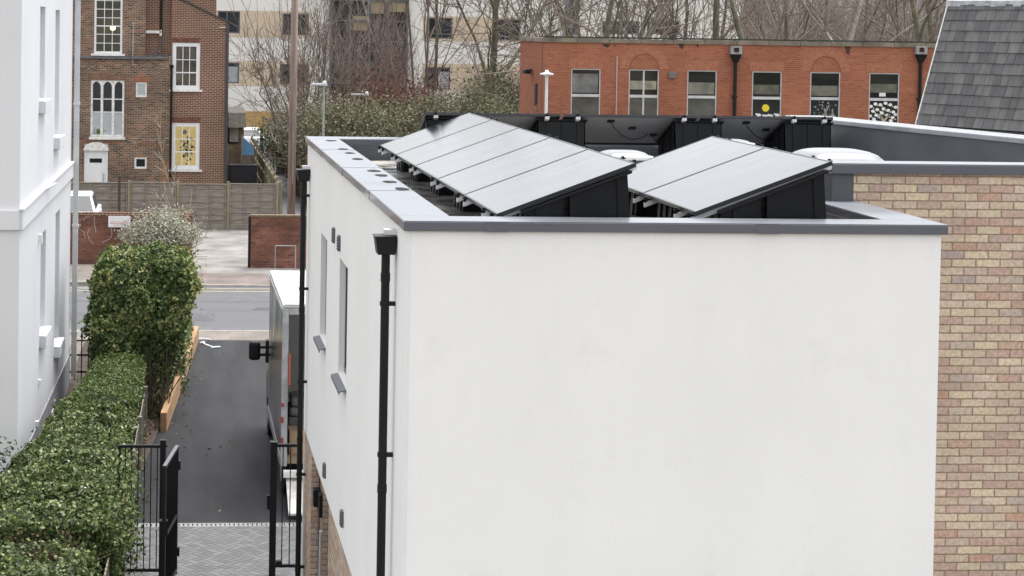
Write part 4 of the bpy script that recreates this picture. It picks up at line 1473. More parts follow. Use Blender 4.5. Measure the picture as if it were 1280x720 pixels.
MB().box(VX0 + .02, VX1 - .02, VY0 - .10, VY0 - .021, .48, .60).build('rear_bumper', WHITEOLD, vn, bevel=.015)
MB().box(VX0 + .10, VX1 - .10, VY0 + .3, VY1 + 1.0, .42, .66).build('chassis', BLACK, vn)
MB().box(VX0 - .012, VX0 + .004, VY0 + .07, VY1, VB - .12, VB + .03).build('side_rail', plain('dull_alloy_rail', (.30, .30, .31), .45, .3, .2, 4), vn)
MB().box(VX0 - .02, VX0 + .02, VY0 + .07, VY1, 3.10, 3.155).build('side_rail', plain('roof_edge_rail', (.45, .45, .45), .45, .2, .2, 4), vn)
# cab
cab = MB()
prof = [(VY1 + .02, .45), (VY1 + 1.95, .45), (VY1 + 2.0, 1.02), (VY1 + 1.15, 1.28), (VY1 + .62, 2.12), (VY1 + .02, 2.18)]
cx0, cx1 = VX0 + .06, VX1 - .06
cab.prism([(cx0, y, z) for y, z in prof], (cx1 - cx0, 0, 0))
cb_ = cab.build('cab', VGREY, vn, bevel=.03)
MB().prism([(cx0 - .004, y, z) for y, z in ((VY1 + .25, 1.32), (VY1 + 1.02, 1.32), (VY1 + .58, 2.0), (VY1 + .25, 2.03))], (.006, 0, 0)).build('side_window', GLASS, cb_)
for y in (VY0 + 1.0, VY1 + 1.25):
    for x in (VX0 + .06, VX1 - .26):
        wh = MB().tube((x, y, .35), (x + .2, y, .35), .35, n=20).build('wheel', TYRE, vn)
        MB().tube((x - .006, y, .35), (x + .206, y, .35), .19, n=16).build('rim', GALV, wh)
mm = MB()
mm.box(VX0 - .33, VX0 - .12, VY1 + .62, VY1 + .74, 1.48, 1.83)
mi = mm.build('mirror', BLACK, vn, bevel=.05)
a_ = MB()
for z in (1.58, 1.72):
    a_.tube((VX0 - .14, VY1 + .68, z), (VX0 + .07, VY1 + .72, z), .03)
a_.box(VX0 - .02, VX0 + .06, VY1 + .62, VY1 + .82, 1.44, 1.85)
a_.build('mirror_arm', BLACK, mi)
bx_ = thing('carton', 'brown cardboard carton standing inside the open rear of the van', 'box', (2.0, 30.8, VB + .02))
MB().box(VX0 + .14, VX0 + .60, 30.45, 30.95, VB + .021, VB + .40).build('body', plain('cardboard', (.33, .235, .15), .85), bx_, bevel=.01)
MB().box(VX0 + .14, VX0 + .60, 30.67, 30.73, VB + .401, VB + .404).build('tape', plain('parcel_tape', (.45, .36, .22), .4), bx_)
bl = thing('blanket_bundle', 'grey folded moving blankets heaped inside the open van', 'blankets', (2.05, 31.3, VB + .02))
m_ = MB()
for k in range(5):
    m_.box(VX0 + .12 + .02 * k, VX0 + .8 - .03 * k, 31.1, 31.7, VB + .022 + k * .16, VB + .022 + k * .16 + .15)
m_.build('blankets', plain('grey_blanket', (.17, .165, .16), .95, 0, .4, 6), bl, bevel=.05)

# ------------------------------------------------------------------ across the road: garden walls, sign, drive
WY = 60.0
wl_x1 = at_y(240, 300, WY)[0]
gw = thing('garden_wall', 'red brick garden wall with white graffiti, left of the gravel drive', 'wall', (-3, WY, 0))
MB().box(-14, wl_x1, WY, WY + .22, 0, 1.60).build('brick_wall', BRICK_GARDEN, gw)
cp = MB()
x = -14.0
while x < wl_x1 - .05:
    cp.box(x, min(x + .105, wl_x1 + .01), WY - .012, WY + .232, 1.601, 1.705 + rng.uniform(-.006, .006))
    x += .115
cp.build('brick_coping', BRICK_RED, gw)
gf = MB()
strokes = [[(95, 287), (101, 282), (104, 275), (108, 271), (115, 269)], [(93, 287), (99, 286), (105, 290), (107, 298)], [(112, 285), (109, 292), (112, 300), (117, 305)],
           [(118, 271), (118, 280), (120, 290)], [(139, 285), (140, 292), (138, 298), (128, 303)], [(104, 273), (103, 278), (98, 283)]]
for s in strokes:
    for a, b in zip(s[:-1], s[1:]):
        p, q = at_y(*a, WY), at_y(*b, WY)
        w = .014
        d = (q - p) / np.linalg.norm(q - p)
        n_ = np.array((-d[2], 0, d[0])) * w
        gf.poly([(p[0] + n_[0], WY - .003, p[2] + n_[2]), (p[0] - n_[0], WY - .003, p[2] - n_[2]), (q[0] - n_[0], WY - .003, q[2] - n_[2]), (q[0] + n_[0], WY - .003, q[2] + n_[2])])
gf.build('graffiti', plain('faded_white_spray', (.34, .25, .22), .8, 0, .3, 8), gw)
sn = thing('notice_board', 'white notice board with small red lettering on the brick garden wall', 'sign', tuple(at_y(149, 277, WY)))
x0, x1, z0, z1 = rect_y(135.5, 270, 163, 284, WY)
MB().box(x0, x1, WY - .035, WY - .002, z0, z1).build('board', WHITEPAINT, sn, bevel=.004)
INK = plain('faded_red_ink', (.55, .22, .28), .7)
for r_, (n_, a, b) in enumerate(((12, .12, .90), (13, .07, .93), (9, .22, .86))):
    tx = MB()
    zz = z0 + (z1 - z0) * (.46 - r_ * .14)
    x = x0 + (x1 - x0) * a
    while x < x0 + (x1 - x0) * b:
        w = rng.uniform(.012, .035)
        tx.box(x, x + w, WY - .038, WY - .0355, zz, zz + .022)
        x += w + rng.choice([.008, .008, .02])
    tx.build('lettering', INK, sn)
gw2 = thing('garden_wall', 'red brick garden wall right of the gravel drive, behind the van roof', 'wall', (2.45, WY, 0))
x0 = at_y(313.5, 300, WY)[0]
MB().box(x0, 12, WY, WY + .22, 0, 1.60).build('brick_wall', BRICK_GARDEN, gw2)
MB().box(x0 - .01, 12, WY - .015, WY + .235, 1.601, 1.67).build('brick_coping', plain('mossy_coping', (.16, .125, .075), .9, 0, .4, 6), gw2, bevel=.01)
MB().box(x0 - .08, x0 - .005, WY + .02, WY + .12, 0, 1.62).build('end_post', BLACKPAINT, gw2)
hg = MB()
a, b_ = at_y(344, 307, WY - .25), at_y(369, 333, WY - .25)
hg.tube((a[0], WY - .3, .02), (a[0], WY - .3, a[2]), .012)
hg.tube((a[0], WY - .3, a[2]), (b_[0], WY - .3, a[2]), .012)
hg.tube((b_[0], WY - .3, .02), (b_[0], WY - .3, a[2]), .018)
hoop = thing('cycle_hoop', 'thin grey metal hoop on the pavement by the right brick wall', 'hoop', (a[0], WY - .3, 0))
hg.build('hoop', GALV, hoop)

# ------------------------------------------------------------------ cars
def car(label, loc, rz, paint):
    """local axes: +y is the nose, origin on the ground at the middle"""
    t = thing('parked_car', label, 'car', (0, 0, 0))
    L, W = 4.1, 1.74
    m = MB()
    prof = [(-2.02, .42), (-2.05, .72), (-1.98, .98), (-1.2, 1.02), (.85, .98), (1.75, .84), (2.02, .66), (2.05, .40), (1.7, .26), (-1.8, .26)]
    nsec = 5
    xs = [-.87, -.80, 0, .80, .87]
    v, f = [], []
    for i, x in enumerate(xs):
        e = .94 if abs(x) > .85 else 1.0
        for (y, z) in prof:
            v.append((x, y * (.985 if abs(x) > .79 else 1.0), .62 + (z - .62) * e))
    n_ = len(prof)
    for i in range(nsec - 1):
        for k in range(n_):
            f.append((i * n_ + k, (i + 1) * n_ + k, (i + 1) * n_ + (k + 1) % n_, i * n_ + (k + 1) % n_))
    f += [tuple(range(n_)), tuple(range((nsec - 1) * n_, nsec * n_))[::-1]]
    m.add(v, f)
    body = m.build('body', paint, t, bevel=.03)
    g = MB()
    bot = [(-.78, -1.9, .99), (.78, -1.9, .99), (.78, 1.05, .96), (-.78, 1.05, .96)]
    topq = [(-.56, -1.42, 1.44), (.56, -1.42, 1.44), (.58, .22, 1.45), (-.58, .22, 1.45)]
    g.hexa(bot, topq)
    cab_ = g.build('roof', paint, t, bevel=.05)
    lerp = lambda a, b, u: tuple(a[i] + (b[i] - a[i]) * u for i in range(3))
    def pane(i, j, u0, u1, h0, h1, push):
        a0, a1 = lerp(bot[i], topq[i], h0), lerp(bot[i], topq[i], h1)
        b0, b1 = lerp(bot[j], topq[j], h0), lerp(bot[j], topq[j], h1)
        q = [lerp(a0, b0, u0), lerp(a0, b0, u1), lerp(a1, b1, u1), lerp(a1, b1, u0)]
        return MB().prism([tuple(np.array(p) + np.array(push)) for p in q], tuple(-np.array(push) * 1.5))
    pane(0, 1, .06, .94, .1, .86, (0, -.012, .012)).build('rear_window', CAR_GLASS, t)
    pane(3, 2, .05, .95, .08, .90, (0, .012, .012)).build('windscreen', CAR_GLASS, t)
    for (i, j, s) in ((1, 2, 1), (3, 0, -1)):
        for (u0, u1) in ((.10, .47), (.51, .88)):
            uu = (u0, u1) if s > 0 else (1 - u1, 1 - u0)
            pane(i, j, uu[0], uu[1], .12, .84, (s * .014, 0, .008)).build('side_window', CAR_GLASS, t)
        MB().box(min(s * .84, s * .97), max(s * .84, s * .97), .64, .72, .96, 1.06).build('mirror', paint, t, bevel=.03)
        MB().box(min(s * .55, s * .84), max(s * .55, s * .84), 1.93, 2.03, .62, .76).build('headlight', GLASS_GREY, t, bevel=.02)
        MB().box(min(s * .58, s * .86), max(s * .58, s * .86), -2.045, -1.95, .74, .96).build('tail_light', RED, t, bevel=.02)
    for y in (-1.25, 1.3):
        for s in (-1, 1):
            w = MB().tube((s * .70, y, .31), (s * .885, y, .31), .31, n=20).build('wheel', TYRE, t)
            MB().tube((s * .72, y, .31), (s * .892, y, .31), .19, n=14).build('rim', GALV, w)
    MB().box(-.26, .26, -2.062, -2.052, .50, .61).build('number_plate', plain('plate_yellow', (.6, .5, .1), .5), t)
    t.location = loc
    t.rotation_euler = (0, 0, rz)
    return t


rx = at_y(125.5, 262, 66)[0]
car('white hatchback parked behind the brick wall at left, facing the road', (rx - .94, 67.2, 0), PI, CAR_WHITE).scale = (1, 1, 1.13)
c2 = at_y(312, 190, 113)
car('white car far up the side lane, tail towards us, before the ochre wall', (c2[0], 115.0, 0), 0, CAR_WHITE)

# ------------------------------------------------------------------ vegetation generator: branching tubes in one mesh
class Bush:
    def __init__(self, seed):
        self.r = np.random.default_rng(seed)
        self.seg = [[], [], [], []]            # by branching order
        self.tips = []

    def grow(self, p, d, length, rad, order, maxo, kids=(3, 5), wander=.16, up=.08, spread=.7, ratio=.62, steps=5, taper=.62, start=.25):
        p, d = np.array(p, float), np.array(d, float)
        d /= np.linalg.norm(d)
        r = self.r
        st = length / steps
        path = [(p.copy(), rad)]
        for k in range(steps):
            d = d + r.normal(0, wander, 3) + np.array((0, 0, up))
            d /= np.linalg.norm(d)
            p = p + d * st
            path.append((p.copy(), max(.004, rad * (1 - (1 - taper) * (k + 1) / steps))))
        for (a, ra), (b, rb_) in zip(path[:-1], path[1:]):
            self.seg[min(order, 3)].append((a, b, ra, rb_))
        if order >= maxo:
            self.tips += [q for q, _ in path[1:]]
            return
        for _ in range(r.integers(kids[0], kids[1] + 1)):
            u = r.uniform(start, 1) * steps
            k = int(min(u, steps - 1))
            q = path[k][0] + (path[k + 1][0] - path[k][0]) * (u - k)
            ax = path[k + 1][0] - path[k][0]
            ax /= np.linalg.norm(ax)
            s = r.normal(0, 1, 3)
            s -= (s @ ax) * ax
            s /= np.linalg.norm(s) + 1e-9
            nd = ax * r.uniform(.45, 1) + s * spread * r.uniform(.6, 1.2)
            self.grow(q, nd, length * ratio * r.uniform(.7, 1.15), path[k][1] * r.uniform(.45, .62), order + 1, maxo, kids, wander, up, spread, ratio, max(3, steps - 1), taper, start)
        self.grow(path[-1][0], path[-1][0] - path[-2][0], length * ratio, path[-1][1] * .9, order + 1, maxo, kids, wander, up, spread, ratio, max(3, steps - 1), taper, start)


def seg_mesh(name, segs, m, parent, sides=4, rmin=.0, smooth=True):
    n = len(segs)
    A = np.array([s[0] for s in segs])
    B = np.array([s[1] for s in segs])
    ra = np.maximum([s[2] for s in segs], rmin)
    rb_ = np.maximum([s[3] for s in segs], rmin)
    d = B - A
    B = B + d * .02
    d /= np.linalg.norm(d, axis=1)[:, None] + 1e-9
    ref = np.where(np.abs(d[:, 2:3]) < .9, np.array([[0, 0, 1.0]]), np.array([[1.0, 0, 0]]))
    a = np.cross(d, ref)
    a /= np.linalg.norm(a, axis=1)[:, None]
    b = np.cross(d, a)
    v = np.empty((n, 2 * sides, 3))
    for i in range(sides):
        t = 2 * PI * i / sides
        o = a * math.cos(t) + b * math.sin(t)
        v[:, i] = A + o * ra[:, None]
        v[:, sides + i] = B + o * rb_[:, None]
    base = (np.arange(n) * 2 * sides)[:, None]
    f = np.concatenate([base + np.array([[i, (i + 1) % sides, sides + (i + 1) % sides, sides + i]]) for i in range(sides)])
    return mesh_object(name, v.reshape(-1, 3), f.astype(np.int32), m, parent, smooth=smooth)


def bare_tree(label, base, height, rad, seed, lean=(0, 0), maxo=4, kids=(3, 5), spread=.75, up=.09, bark=BARK, twig=TWIG, rmin=.012, group='bare winter trees', frac=.45, name='bare_tree', stems=1, wander=.15, ratio=.62):
    t = thing(name, label, 'tree', tuple(base), group)
    g = Bush(seed)
    for k in range(stems):
        a = g.r.uniform(0, 6.28)
        ln_ = np.array(lean) if stems == 1 else np.array((math.cos(a), math.sin(a))) * g.r.uniform(.12, .4)
        g.grow(base, (ln_[0], ln_[1], 1), height * frac, rad * (1 if k == 0 else .75), 0, maxo, kids, wander, up, spread, ratio, 6)
    seg_mesh('trunk', g.seg[0] + g.seg[1], bark, t, 7)
    seg_mesh('crown', g.seg[2] + g.seg[3], twig, t, 4, rmin)
    return t, g


def shrub(label, base, w, d, h, seed, stems=60, twig=TWIG, leaf=None, nleaf=0, lsize=.12, leafzone=0.0, name='shrub', group='shrubs before the cream building', rmin=.009, ball=False, thick=.022):
    t = thing(name, label, 'shrub', tuple(base), group)
    r = np.random.default_rng(seed)
    segs, tips = [], []
    for k in range(stems):
        a, q = r.uniform(0, 6.28), math.sqrt(r.uniform(0, 1))
        tip = np.array((base[0] + math.cos(a) * q * w / 2, base[1] + math.sin(a) * q * d / 2, base[2] + h * (1 - .35 * q * q) * r.uniform(.78, 1.0)))
        root = np.array((base[0] + math.cos(a) * q * w * .28, base[1] + math.sin(a) * q * d * .28, base[2]))
        p = root
        ns = 6
        pts = [root]
        for i in range(1, ns + 1):
            u = i / ns
            pts.append(root + (tip - root) * np.array((u ** 1.3, u ** 1.3, u)) + r.normal(0, .035 * h * .4, 3))
        for i in range(ns):
            segs.append((pts[i], pts[i + 1], thick * (1 - .7 * i / ns), thick * (1 - .7 * (i + 1) / ns)))
        for i in range(2, ns):                      # side twigs
            for _ in range(2):
                e = pts[i] + r.normal(0, 1, 3) * np.array((.12, .12, .08)) * h + np.array((0, 0, .10 * h))
                segs.append((pts[i], e, thick * .4, thick * .2))
                tips.append(e)
        tips += pts[-3:]
    seg_mesh('stems', segs, twig, t, 4, rmin)
    if leaf is not None:
        tips = np.array(tips)
        sel = r.integers(0, len(tips), nleaf)
        P = tips[sel] + r.normal(0, .075, (nleaf, 3)) * h * np.array((1, 1, .8))
        P = P[P[:, 2] > base[2] + max(.05, leafzone * h)]
        N_ = P - np.array((base[0], base[1], base[2] + h * .3))
        N_ /= np.linalg.norm(N_, axis=1)[:, None] + 1e-9
        leaf_mesh('leaves', P, N_, lsize, leaf, t, jitter=.8)
    return t


# silver leaved shrub on the pavement corner, and a thin bare sapling
sb = at_z(205, 333, .0)
shrub('rounded silver leaved shrub with pale bare stems in front of the brick wall', (at_y(203, 300, 58.2)[0], 58.2, .02), 2.35, 1.5, 1.95, 51, 120, TWIG_PALE, LEAF_SILVER, 15000, .075, .52, name='silver_shrub', group=None, thick=.016)
sx = at_y(232, 300, 58.8)[0]
bare_tree('thin bare sapling rising through the silver shrub before the timber fence', (sx, 58.9, .02), 4.3, .017, 62, maxo=2, kids=(5, 8), spread=.9, twig=TWIG_PALE, bark=TWIG_PALE, rmin=.009, group=None, frac=.8, name='sapling', wander=.06, ratio=.35)

# ------------------------------------------------------------------ timber fence of the drive
FY = 71.0
fe = thing('panel_fence', 'grey weathered timber panel fence in front of the old brick house', 'fence', (0, FY, 0))
px_posts = (96, 161, 222, 285, 346)
xs = [at_y(p, 260, FY)[0] for p in px_posts]
xs = [xs[0] - 1.85 * k for k in (3, 2, 1)] + xs
for i, (a, b) in enumerate(zip(xs[:-1], xs[1:])):
    m_ = MB()
    z, k = .12, 0
    topz = 1.70 + .03 * math.sin(i * 2.1)
    while z < topz:
        h = rng.uniform(.12, .16)
        y0 = FY + .02 + .012 * (k % 2)
        m_.hexa([(a + .05, y0 - .018, z), (b - .05, y0 - .018, z), (b - .05, y0, z), (a + .05, y0, z)],
                [(a + .05, y0 - .004, min(topz, z + h)), (b - .05, y0 - .004, min(topz, z + h)), (b - .05, y0 + .008, min(topz, z + h)), (a + .05, y0 + .008, min(topz, z + h))])
        z += h - .02
        k += 1
    for u in (.02, .33, .66, .98):
        x = a + .05 + (b - a - .1) * u
        m_.box(x - .02, x + .02, FY - .03, FY + .0, .1, topz + .01)
    m_.box(a + .05, b - .05, FY - .035, FY + .05, topz + .002, topz + .035)
    m_.box(a + .05, b - .05, FY - .01, FY + .02, 0, .12)
    m_.build('fence_panel', TIMBER, fe)
for x in xs:
    MB().box(x - .05, x + .05, FY - .05, FY + .05, 0, 1.80).build('post', POST_TIMBER, fe, bevel=.008)
fpx = at_y(149, 250, FY - .3)[0]
fp_ = thing('old_post', 'thin dark rusty post standing in front of the timber panel fence', 'post', (fpx, FY - .3, 0))
MB().box(fpx - .05, fpx + .05, FY - .35, FY - .25, 0, 1.95).build('shaft', plain('rusty_steel', (.07, .04, .03), .8), fp_)
MB().box(fpx - .055, fpx + .055, FY - .355, FY - .245, 1.951, 1.97).build('cap', BLACK, fp_)
# the open framed fence running back from it
sf = thing('framed_fence', 'timber fence seen from its post and rail side, running back beside the lane', 'fence', (4.05, 73, 0))
ys = np.arange(71.6, 101, 2.4)
sxx = lambda y: 4.05 + (y - 71) * .004
m_ = MB()
for y in np.arange(71.6, 100.6, .15):
    x = sxx(y)
    m_.box(x + .10, x + .12, y, y + .14, .08, 1.62 + rng.uniform(-.01, .01))
m_.build('boards', TIMBER, sf)
for y in ys:
    x = sxx(y)
    MB().box(x - .02, x + .09, y - .06, y + .06, 0, 1.78).build('post', POST_TIMBER, sf, bevel=.01)
for z in (.4, 1.0, 1.5):
    MB().box(sxx(71.6) + .045, sxx(71.6) + .099, 71.6, 100.6, z, z + .09).build('rail', POST_TIMBER, sf)
bw = thing('brown_fence', 'dark brown close boarded fence on the right of the side lane', 'fence', (5.9, 95, 0))
m_ = MB()
for y in np.arange(78, 113, .2):
    x = 5.75 + (y - 78) * .004
    m_.box(x, x + .03, y, y + .19, .05, 2.0 + rng.uniform(-.015, .015))
m_.build('boards', TIMBER_BROWN, bw)
for y in np.arange(78, 113.5, 2.5):
    x = 5.75 + (y - 78) * .004
    MB().box(x - .1, x - .001, y - .05, y + .05, 0, 2.08).build('post', TIMBER_BROWN, bw)
gp_ = thing('gate_post', 'black post at the far end of the side lane near the white car', 'post', (at_y(326.5, 200, 104)[0], 104, 0))
xx = at_y(326.5, 200, 104)[0]
MB().box(xx - .08, xx + .08, 103.92, 104.08, 0, 1.95).build('shaft', BLACKPAINT, gp_)
MB().box(xx - .1, xx + .1, 103.9, 104.1, 1.951, 2.0).build('cap', BLACKPAINT, gp_)

# bits beside the house: porch, screens, tarpaulin
x0, x1, z0, z1 = rect_y(285, 140, 307, 158, 88)
pc = thing('lean_to', 'small dark lean to with tiled roof on the side of the brick house', 'shed', (x0, 88, 0))
MB().hexa([(x0, 87, z0), (x1, 87, z0), (x1, 90, z0 + .1), (x0, 90, z0 + .1)], [(x0, 87.3, z1), (x1 - .05, 87.3, z1), (x1 - .05, 90, z1 + .15), (x0, 90, z1 + .15)]).build('roof', plain('brown_tiles', (.13, .115, .10), .8, 0, .3, 9), pc)
MB().box(x0, x1 - .2, 88.6, 88.7, 0, z0 - .002).build('back_wall', plain('dark_boards', (.10, .09, .08), .8), pc)  # one dark tone for the back boarding
MB().box(x1 - .35, x1 - .1, 87.2, 87.4, 0, z0 - .002).build('post', plain('brown_post', (.12, .09, .07), .8), pc)
MB().box(x0 + .1, x0 + .5, 88.5, 88.59, 2.2, z0 - .1).build('window', WHITEOLD, pc)
x0, x1, z0, z1 = rect_y(285, 181, 320, 206, 85)
m_ = MB()
for k in range(int((x1 - x0) / .05)):
    m_.box(x0 + k * .05, x0 + k * .05 + .045, 85, 85.03, z0, z1 + rng.uniform(-.02, .02))
scr = thing('reed_screen', 'brown reed screen panel beside the red brick house corner', 'screen', (x0, 85, 0))
m_.build('reeds', plain('dry_reed', (.17, .125, .08), .9, 0, .3, 4), scr)
MB().box(x0 - .05, x0, 84.98, 85.06, 0, z1 + .05).build('post', POST_TIMBER, scr)
MB().box(x1, x1 + .05, 84.98, 85.06, 0, z1 + .05).build('post', POST_TIMBER, scr)
x0, x1, z0, z1 = rect_y(287, 206, 321, 229, 84)
bt = thing('black_container', 'black covered storage box below the brown reed screen', 'container', (x0, 84, 0))
MB().box(x0, x1, 84, 84.8, 0, z1 - .06).build('body', plain('black_cover', (.012, .013, .017), .6, 0, .2), bt, bevel=.04)
MB().box(x0 - .03, x1 + .03, 83.97, 84.83, z1 - .059, z1).build('lid', plain('black_cover_lid', (.015, .016, .02), .5), bt, bevel=.02)
x0, x1, z0, z1 = rect_y(303, 171, 317.5, 194, 84.6)
tb = thing('blue_tarpaulin', 'faded blue sheet hung slanting below and left of the far white car', 'tarpaulin', (x0, 84.6, 0))
MB().prism([(x0, 84.6, z1), (x1, 84.6, z1 - .45), (x1, 84.6, z0), (x0, 84.6, z0)], (0, .03, 0)).build('sheet', plain('faded_blue_sheet', (.10, .25, .42), .6, 0, .15, 3), tb)
MB().box(x0 - .06, x0, 84.58, 84.66, 0, z1 + .1).build('pole', POST_TIMBER, tb)

# ------------------------------------------------------------------ old brick house
HY = 82.0
PX = lambda px: at_y(px, 120, HY)[0]
PZ = lambda py, px=180: at_y(px, py, HY)[2]
hs_ = thing('brick_house', 'old brown brick house with white sash windows and a red brick wing', 'house', (0, HY, 0))


def hole(x0, y0, x1, y1, org):
    a, b, c, d = rect_y(x0, y0, x1, y1, HY)
    return (a - org, b - org, c, d)


HX0, HXM, HX1 = -9.0, PX(213.5), PX(282)
LEDGE = PZ(70)
W1, W4, W5, W6 = (118, -12, 153, 67), (113.5, 100.5, 155, 171), (170, 103, 183.5, 121.5), (168, 196.5, 183.5, 211)
DR = (105.5, 180, 134.5, 240)
m_ = MB()
wall(m_, (HX0, HY), (1, 0), (0, -1), HXM - HX0, 0, LEDGE, [hole(*w, HX0) for w in (W4, W5, W6, DR)], .12)
wall(m_, (HX0, HY + .02), (1, 0), (0, -1), PX(181) - HX0, LEDGE, 11.5, [hole(*W1, HX0)], .12)
m_.build('old_wall', BRICK_OLD, hs_)
W2, W3 = (215.5, 53.5, 250, 112), (214.5, 153.5, 249.5, 212)
m_ = MB()
zt0, zt1 = at_y(222, 0, HY)[2], at_y(281, 27.5, HY)[2]
wall(m_, (HXM, HY + .06), (1, 0), (0, -1), HX1 - HXM, 0, zt1, [hole(*w, HXM) for w in (W2, W3)], .12)
sl_ = (zt0 - zt1) / (PX(281) - PX(222))
m_.poly([(HXM, HY + .06, zt1), (HX1, HY + .06, zt1), (HXM, HY + .06, zt1 + sl_ * (HX1 - HXM))])
wall(m_, (PX(181), HY + .5), (1, 0), (0, -1), HXM - PX(181), LEDGE, 11.5)
m_.poly([(PX(181), HY + .02, LEDGE), (PX(181), HY + .5, LEDGE), (PX(181), HY + .5, 11.5), (PX(181), HY + .02, 11.5)])
m_.poly([(HX1, HY + .06, 0), (HX1, HY + 9, 0), (HX1, HY + 9, zt1), (HX1, HY + .06, zt1)])
wall(m_, (HXM, HY + 3), (1, 0), (0, -1), PX(268) + .1 - HXM, 5, 12.5)
m_.poly([(PX(268) + .1, HY + 3, 5), (PX(268) + .1, HY + 9, 5), (PX(268) + .1, HY + 9, 12.5), (PX(268) + .1, HY + 3, 12.5)])
m_.build('red_wall', BRICK_RED, hs_)
MB().hexa([(HXM - .1, HY + .0, zt1 + sl_ * (HX1 - HXM) + .1), (HX1 + .12, HY + .0, zt1 - .05), (HX1 + .12, HY + 9, zt1 - .05), (HXM - .1, HY + 9, zt1 + sl_ * (HX1 - HXM) + .1)],
          [(HXM - .1, HY + .0, zt1 + sl_ * (HX1 - HXM) + .17), (HX1 + .12, HY + .0, zt1 + .02), (HX1 + .12, HY + 9, zt1 + .02), (HXM - .1, HY + 9, zt1 + sl_ * (HX1 - HXM) + .17)]).build('roof', plain('dark_roof_edge', (.075, .06, .05), .8), hs_)
le = MB().hexa([(HX0, HY - .14, LEDGE - .13), (PX(211), HY - .14, LEDGE - .13), (PX(211), HY + .5, LEDGE + .0), (HX0, HY + .5, LEDGE + .0)],
               [(HX0, HY - .14, LEDGE - .06), (PX(211), HY - .14, LEDGE - .06), (PX(211), HY + .5, LEDGE + .07), (HX0, HY + .5, LEDGE + .07)])
le.build('lead_ledge', LEAD, hs_)
LITWALL = plain('lit_yellow_room', (.48, .37, .19), .8, 0, .2, 2, emit=(.74, .57, .30, .32))
ROOM = plain('dim_lit_room', (.16, .155, .15), .9, 0, .4, 1.5, emit=(.24, .21, .17, .12))
CURTAINED = plain('curtained_glass', (.10, .085, .07), .07, 0, .5, 1.6)


def sash(parent, r, Y, cols, rows, mid=None, fw=.11, bar_=.03, pane_m=None, room=None, sillw=.1, sillh=.09, frame=None, glow=None, sill=True, name='window', lower=None):
    """a sash window: frame and glazing bars one part, its panes, sill and the room behind below it"""
    a, b, c, d = rect_y(*r, Y)
    fr_ = frame or WHITEPAINT
    y0, y1 = Y + .03, Y + .10
    m = MB()
    m.box(a, a + fw, y0, y1, c, d)
    m.box(b - fw, b, y0, y1, c, d)
    m.box(a + fw, b - fw, y0, y1, c, c + fw * 1.1)
    m.box(a + fw, b - fw, y0, y1, d - fw, d)
    ia, ib, ic, id_ = a + fw, b - fw, c + fw * 1.1, d - fw
    zs = rows if isinstance(rows, (list, tuple)) else [k / rows for k in range(1, rows)]
    for u in zs:
        hw = bar_ * (1.0 if mid is None or abs(u - mid) > .02 else 1.7)
        z = ic + (id_ - ic) * u
        m.box(ia, ib, y0 + .012, y1 - .012, z - hw / 2, z + hw / 2)
    for k in range(1, cols):
        x = ia + (ib - ia) * k / cols
        m.box(x - bar_ / 2, x + bar_ / 2, y0 + .015, y1 - .015, ic, id_)
    w = m.build(name, fr_, parent)
    MB().box(ia, ib, y0 + .030, y0 + .036, ic, id_).build('pane', pane_m or GLASS, w)
    if lower:
        zz = ic + (id_ - ic) * lower[0]
        MB().box(ia, ib, y0 + .024, y0 + .0295, ic, zz).build('pane', lower[1], w)
    if sill:
        MB().box(a - .12, b + .12, Y - sillw, Y + .03, c - sillh, c - .001).build('sill', WHITEOLD, w, bevel=.01)
    if room:
        rb_ = MB()
        q0, q1 = Y + .121, Y + 1.4
        rb_.poly([(a, q1, c), (b, q1, c), (b, q1, d), (a, q1, d)])
        rb_.poly([(a, q0, c), (a, q1, c), (a, q1, d), (a, q0, d)])
        rb_.poly([(b, q0, c), (b, q1, c), (b, q1, d), (b, q0, d)])
        rb_.poly([(a, q0, c), (b, q0, c), (b, q1, c), (a, q1, c)])
        rb_.poly([(a, q0, d), (b, q0, d), (b, q1, d), (a, q1, d)])
        rb_.build('room', room, w)
    if glow:
        p = at_y(*glow[0], Y + .7)
        MB().lathe((p[0], p[1], p[2]), [(.02, -.10), (.09, -.06), (.11, 0), (.09, .06), (.02, .10)], 12).build('lamp', plain('lit_lamp', (1, .8, .4), .5, emit=(1, .72, .32, glow[1])), w, smooth=True)
    return w


w1 = sash(hs_, W1, HY + .02, 3, [.14, .29, .43, .57, .715, .86], .43, .09, .028, PANE, ROOM, glow=((141, 35), 9))
w2 = sash(hs_, W2, HY + .06, 3, [.33, .66], .33, .16, .03, CURTAINED)
w3 = sash(hs_, W3, HY + .06, 3, [.35, .68], .35, .16, .03, PANE, LITWALL)
w5 = sash(hs_, W5, HY, 1, 1, None, .07, .03, FROST, sill=False)
w6 = sash(hs_, W6, HY, 1, 1, None, .08, .03, GLASS, sill=False)
# plant and dial seen in the lit window
p = at_y(236, 181, HY + .5)
pl_ = MB()
P = np.c_[rng.normal(p[0] - .1, .12, 160), rng.normal(HY + .5, .08, 160), rng.normal(p[2] - .1, .26, 160)]
leaf_mesh('house_plant', P[:90], np.tile((0, -1, .2), (90, 1)), .13, LEAF_IVY, w3)
p = at_y(231, 165, HY + .3)
MB().tube((p[0], HY + .25, p[2]), (p[0], HY + .28, p[2]), .10, n=16).build('dial', WHITEOLD, w3)
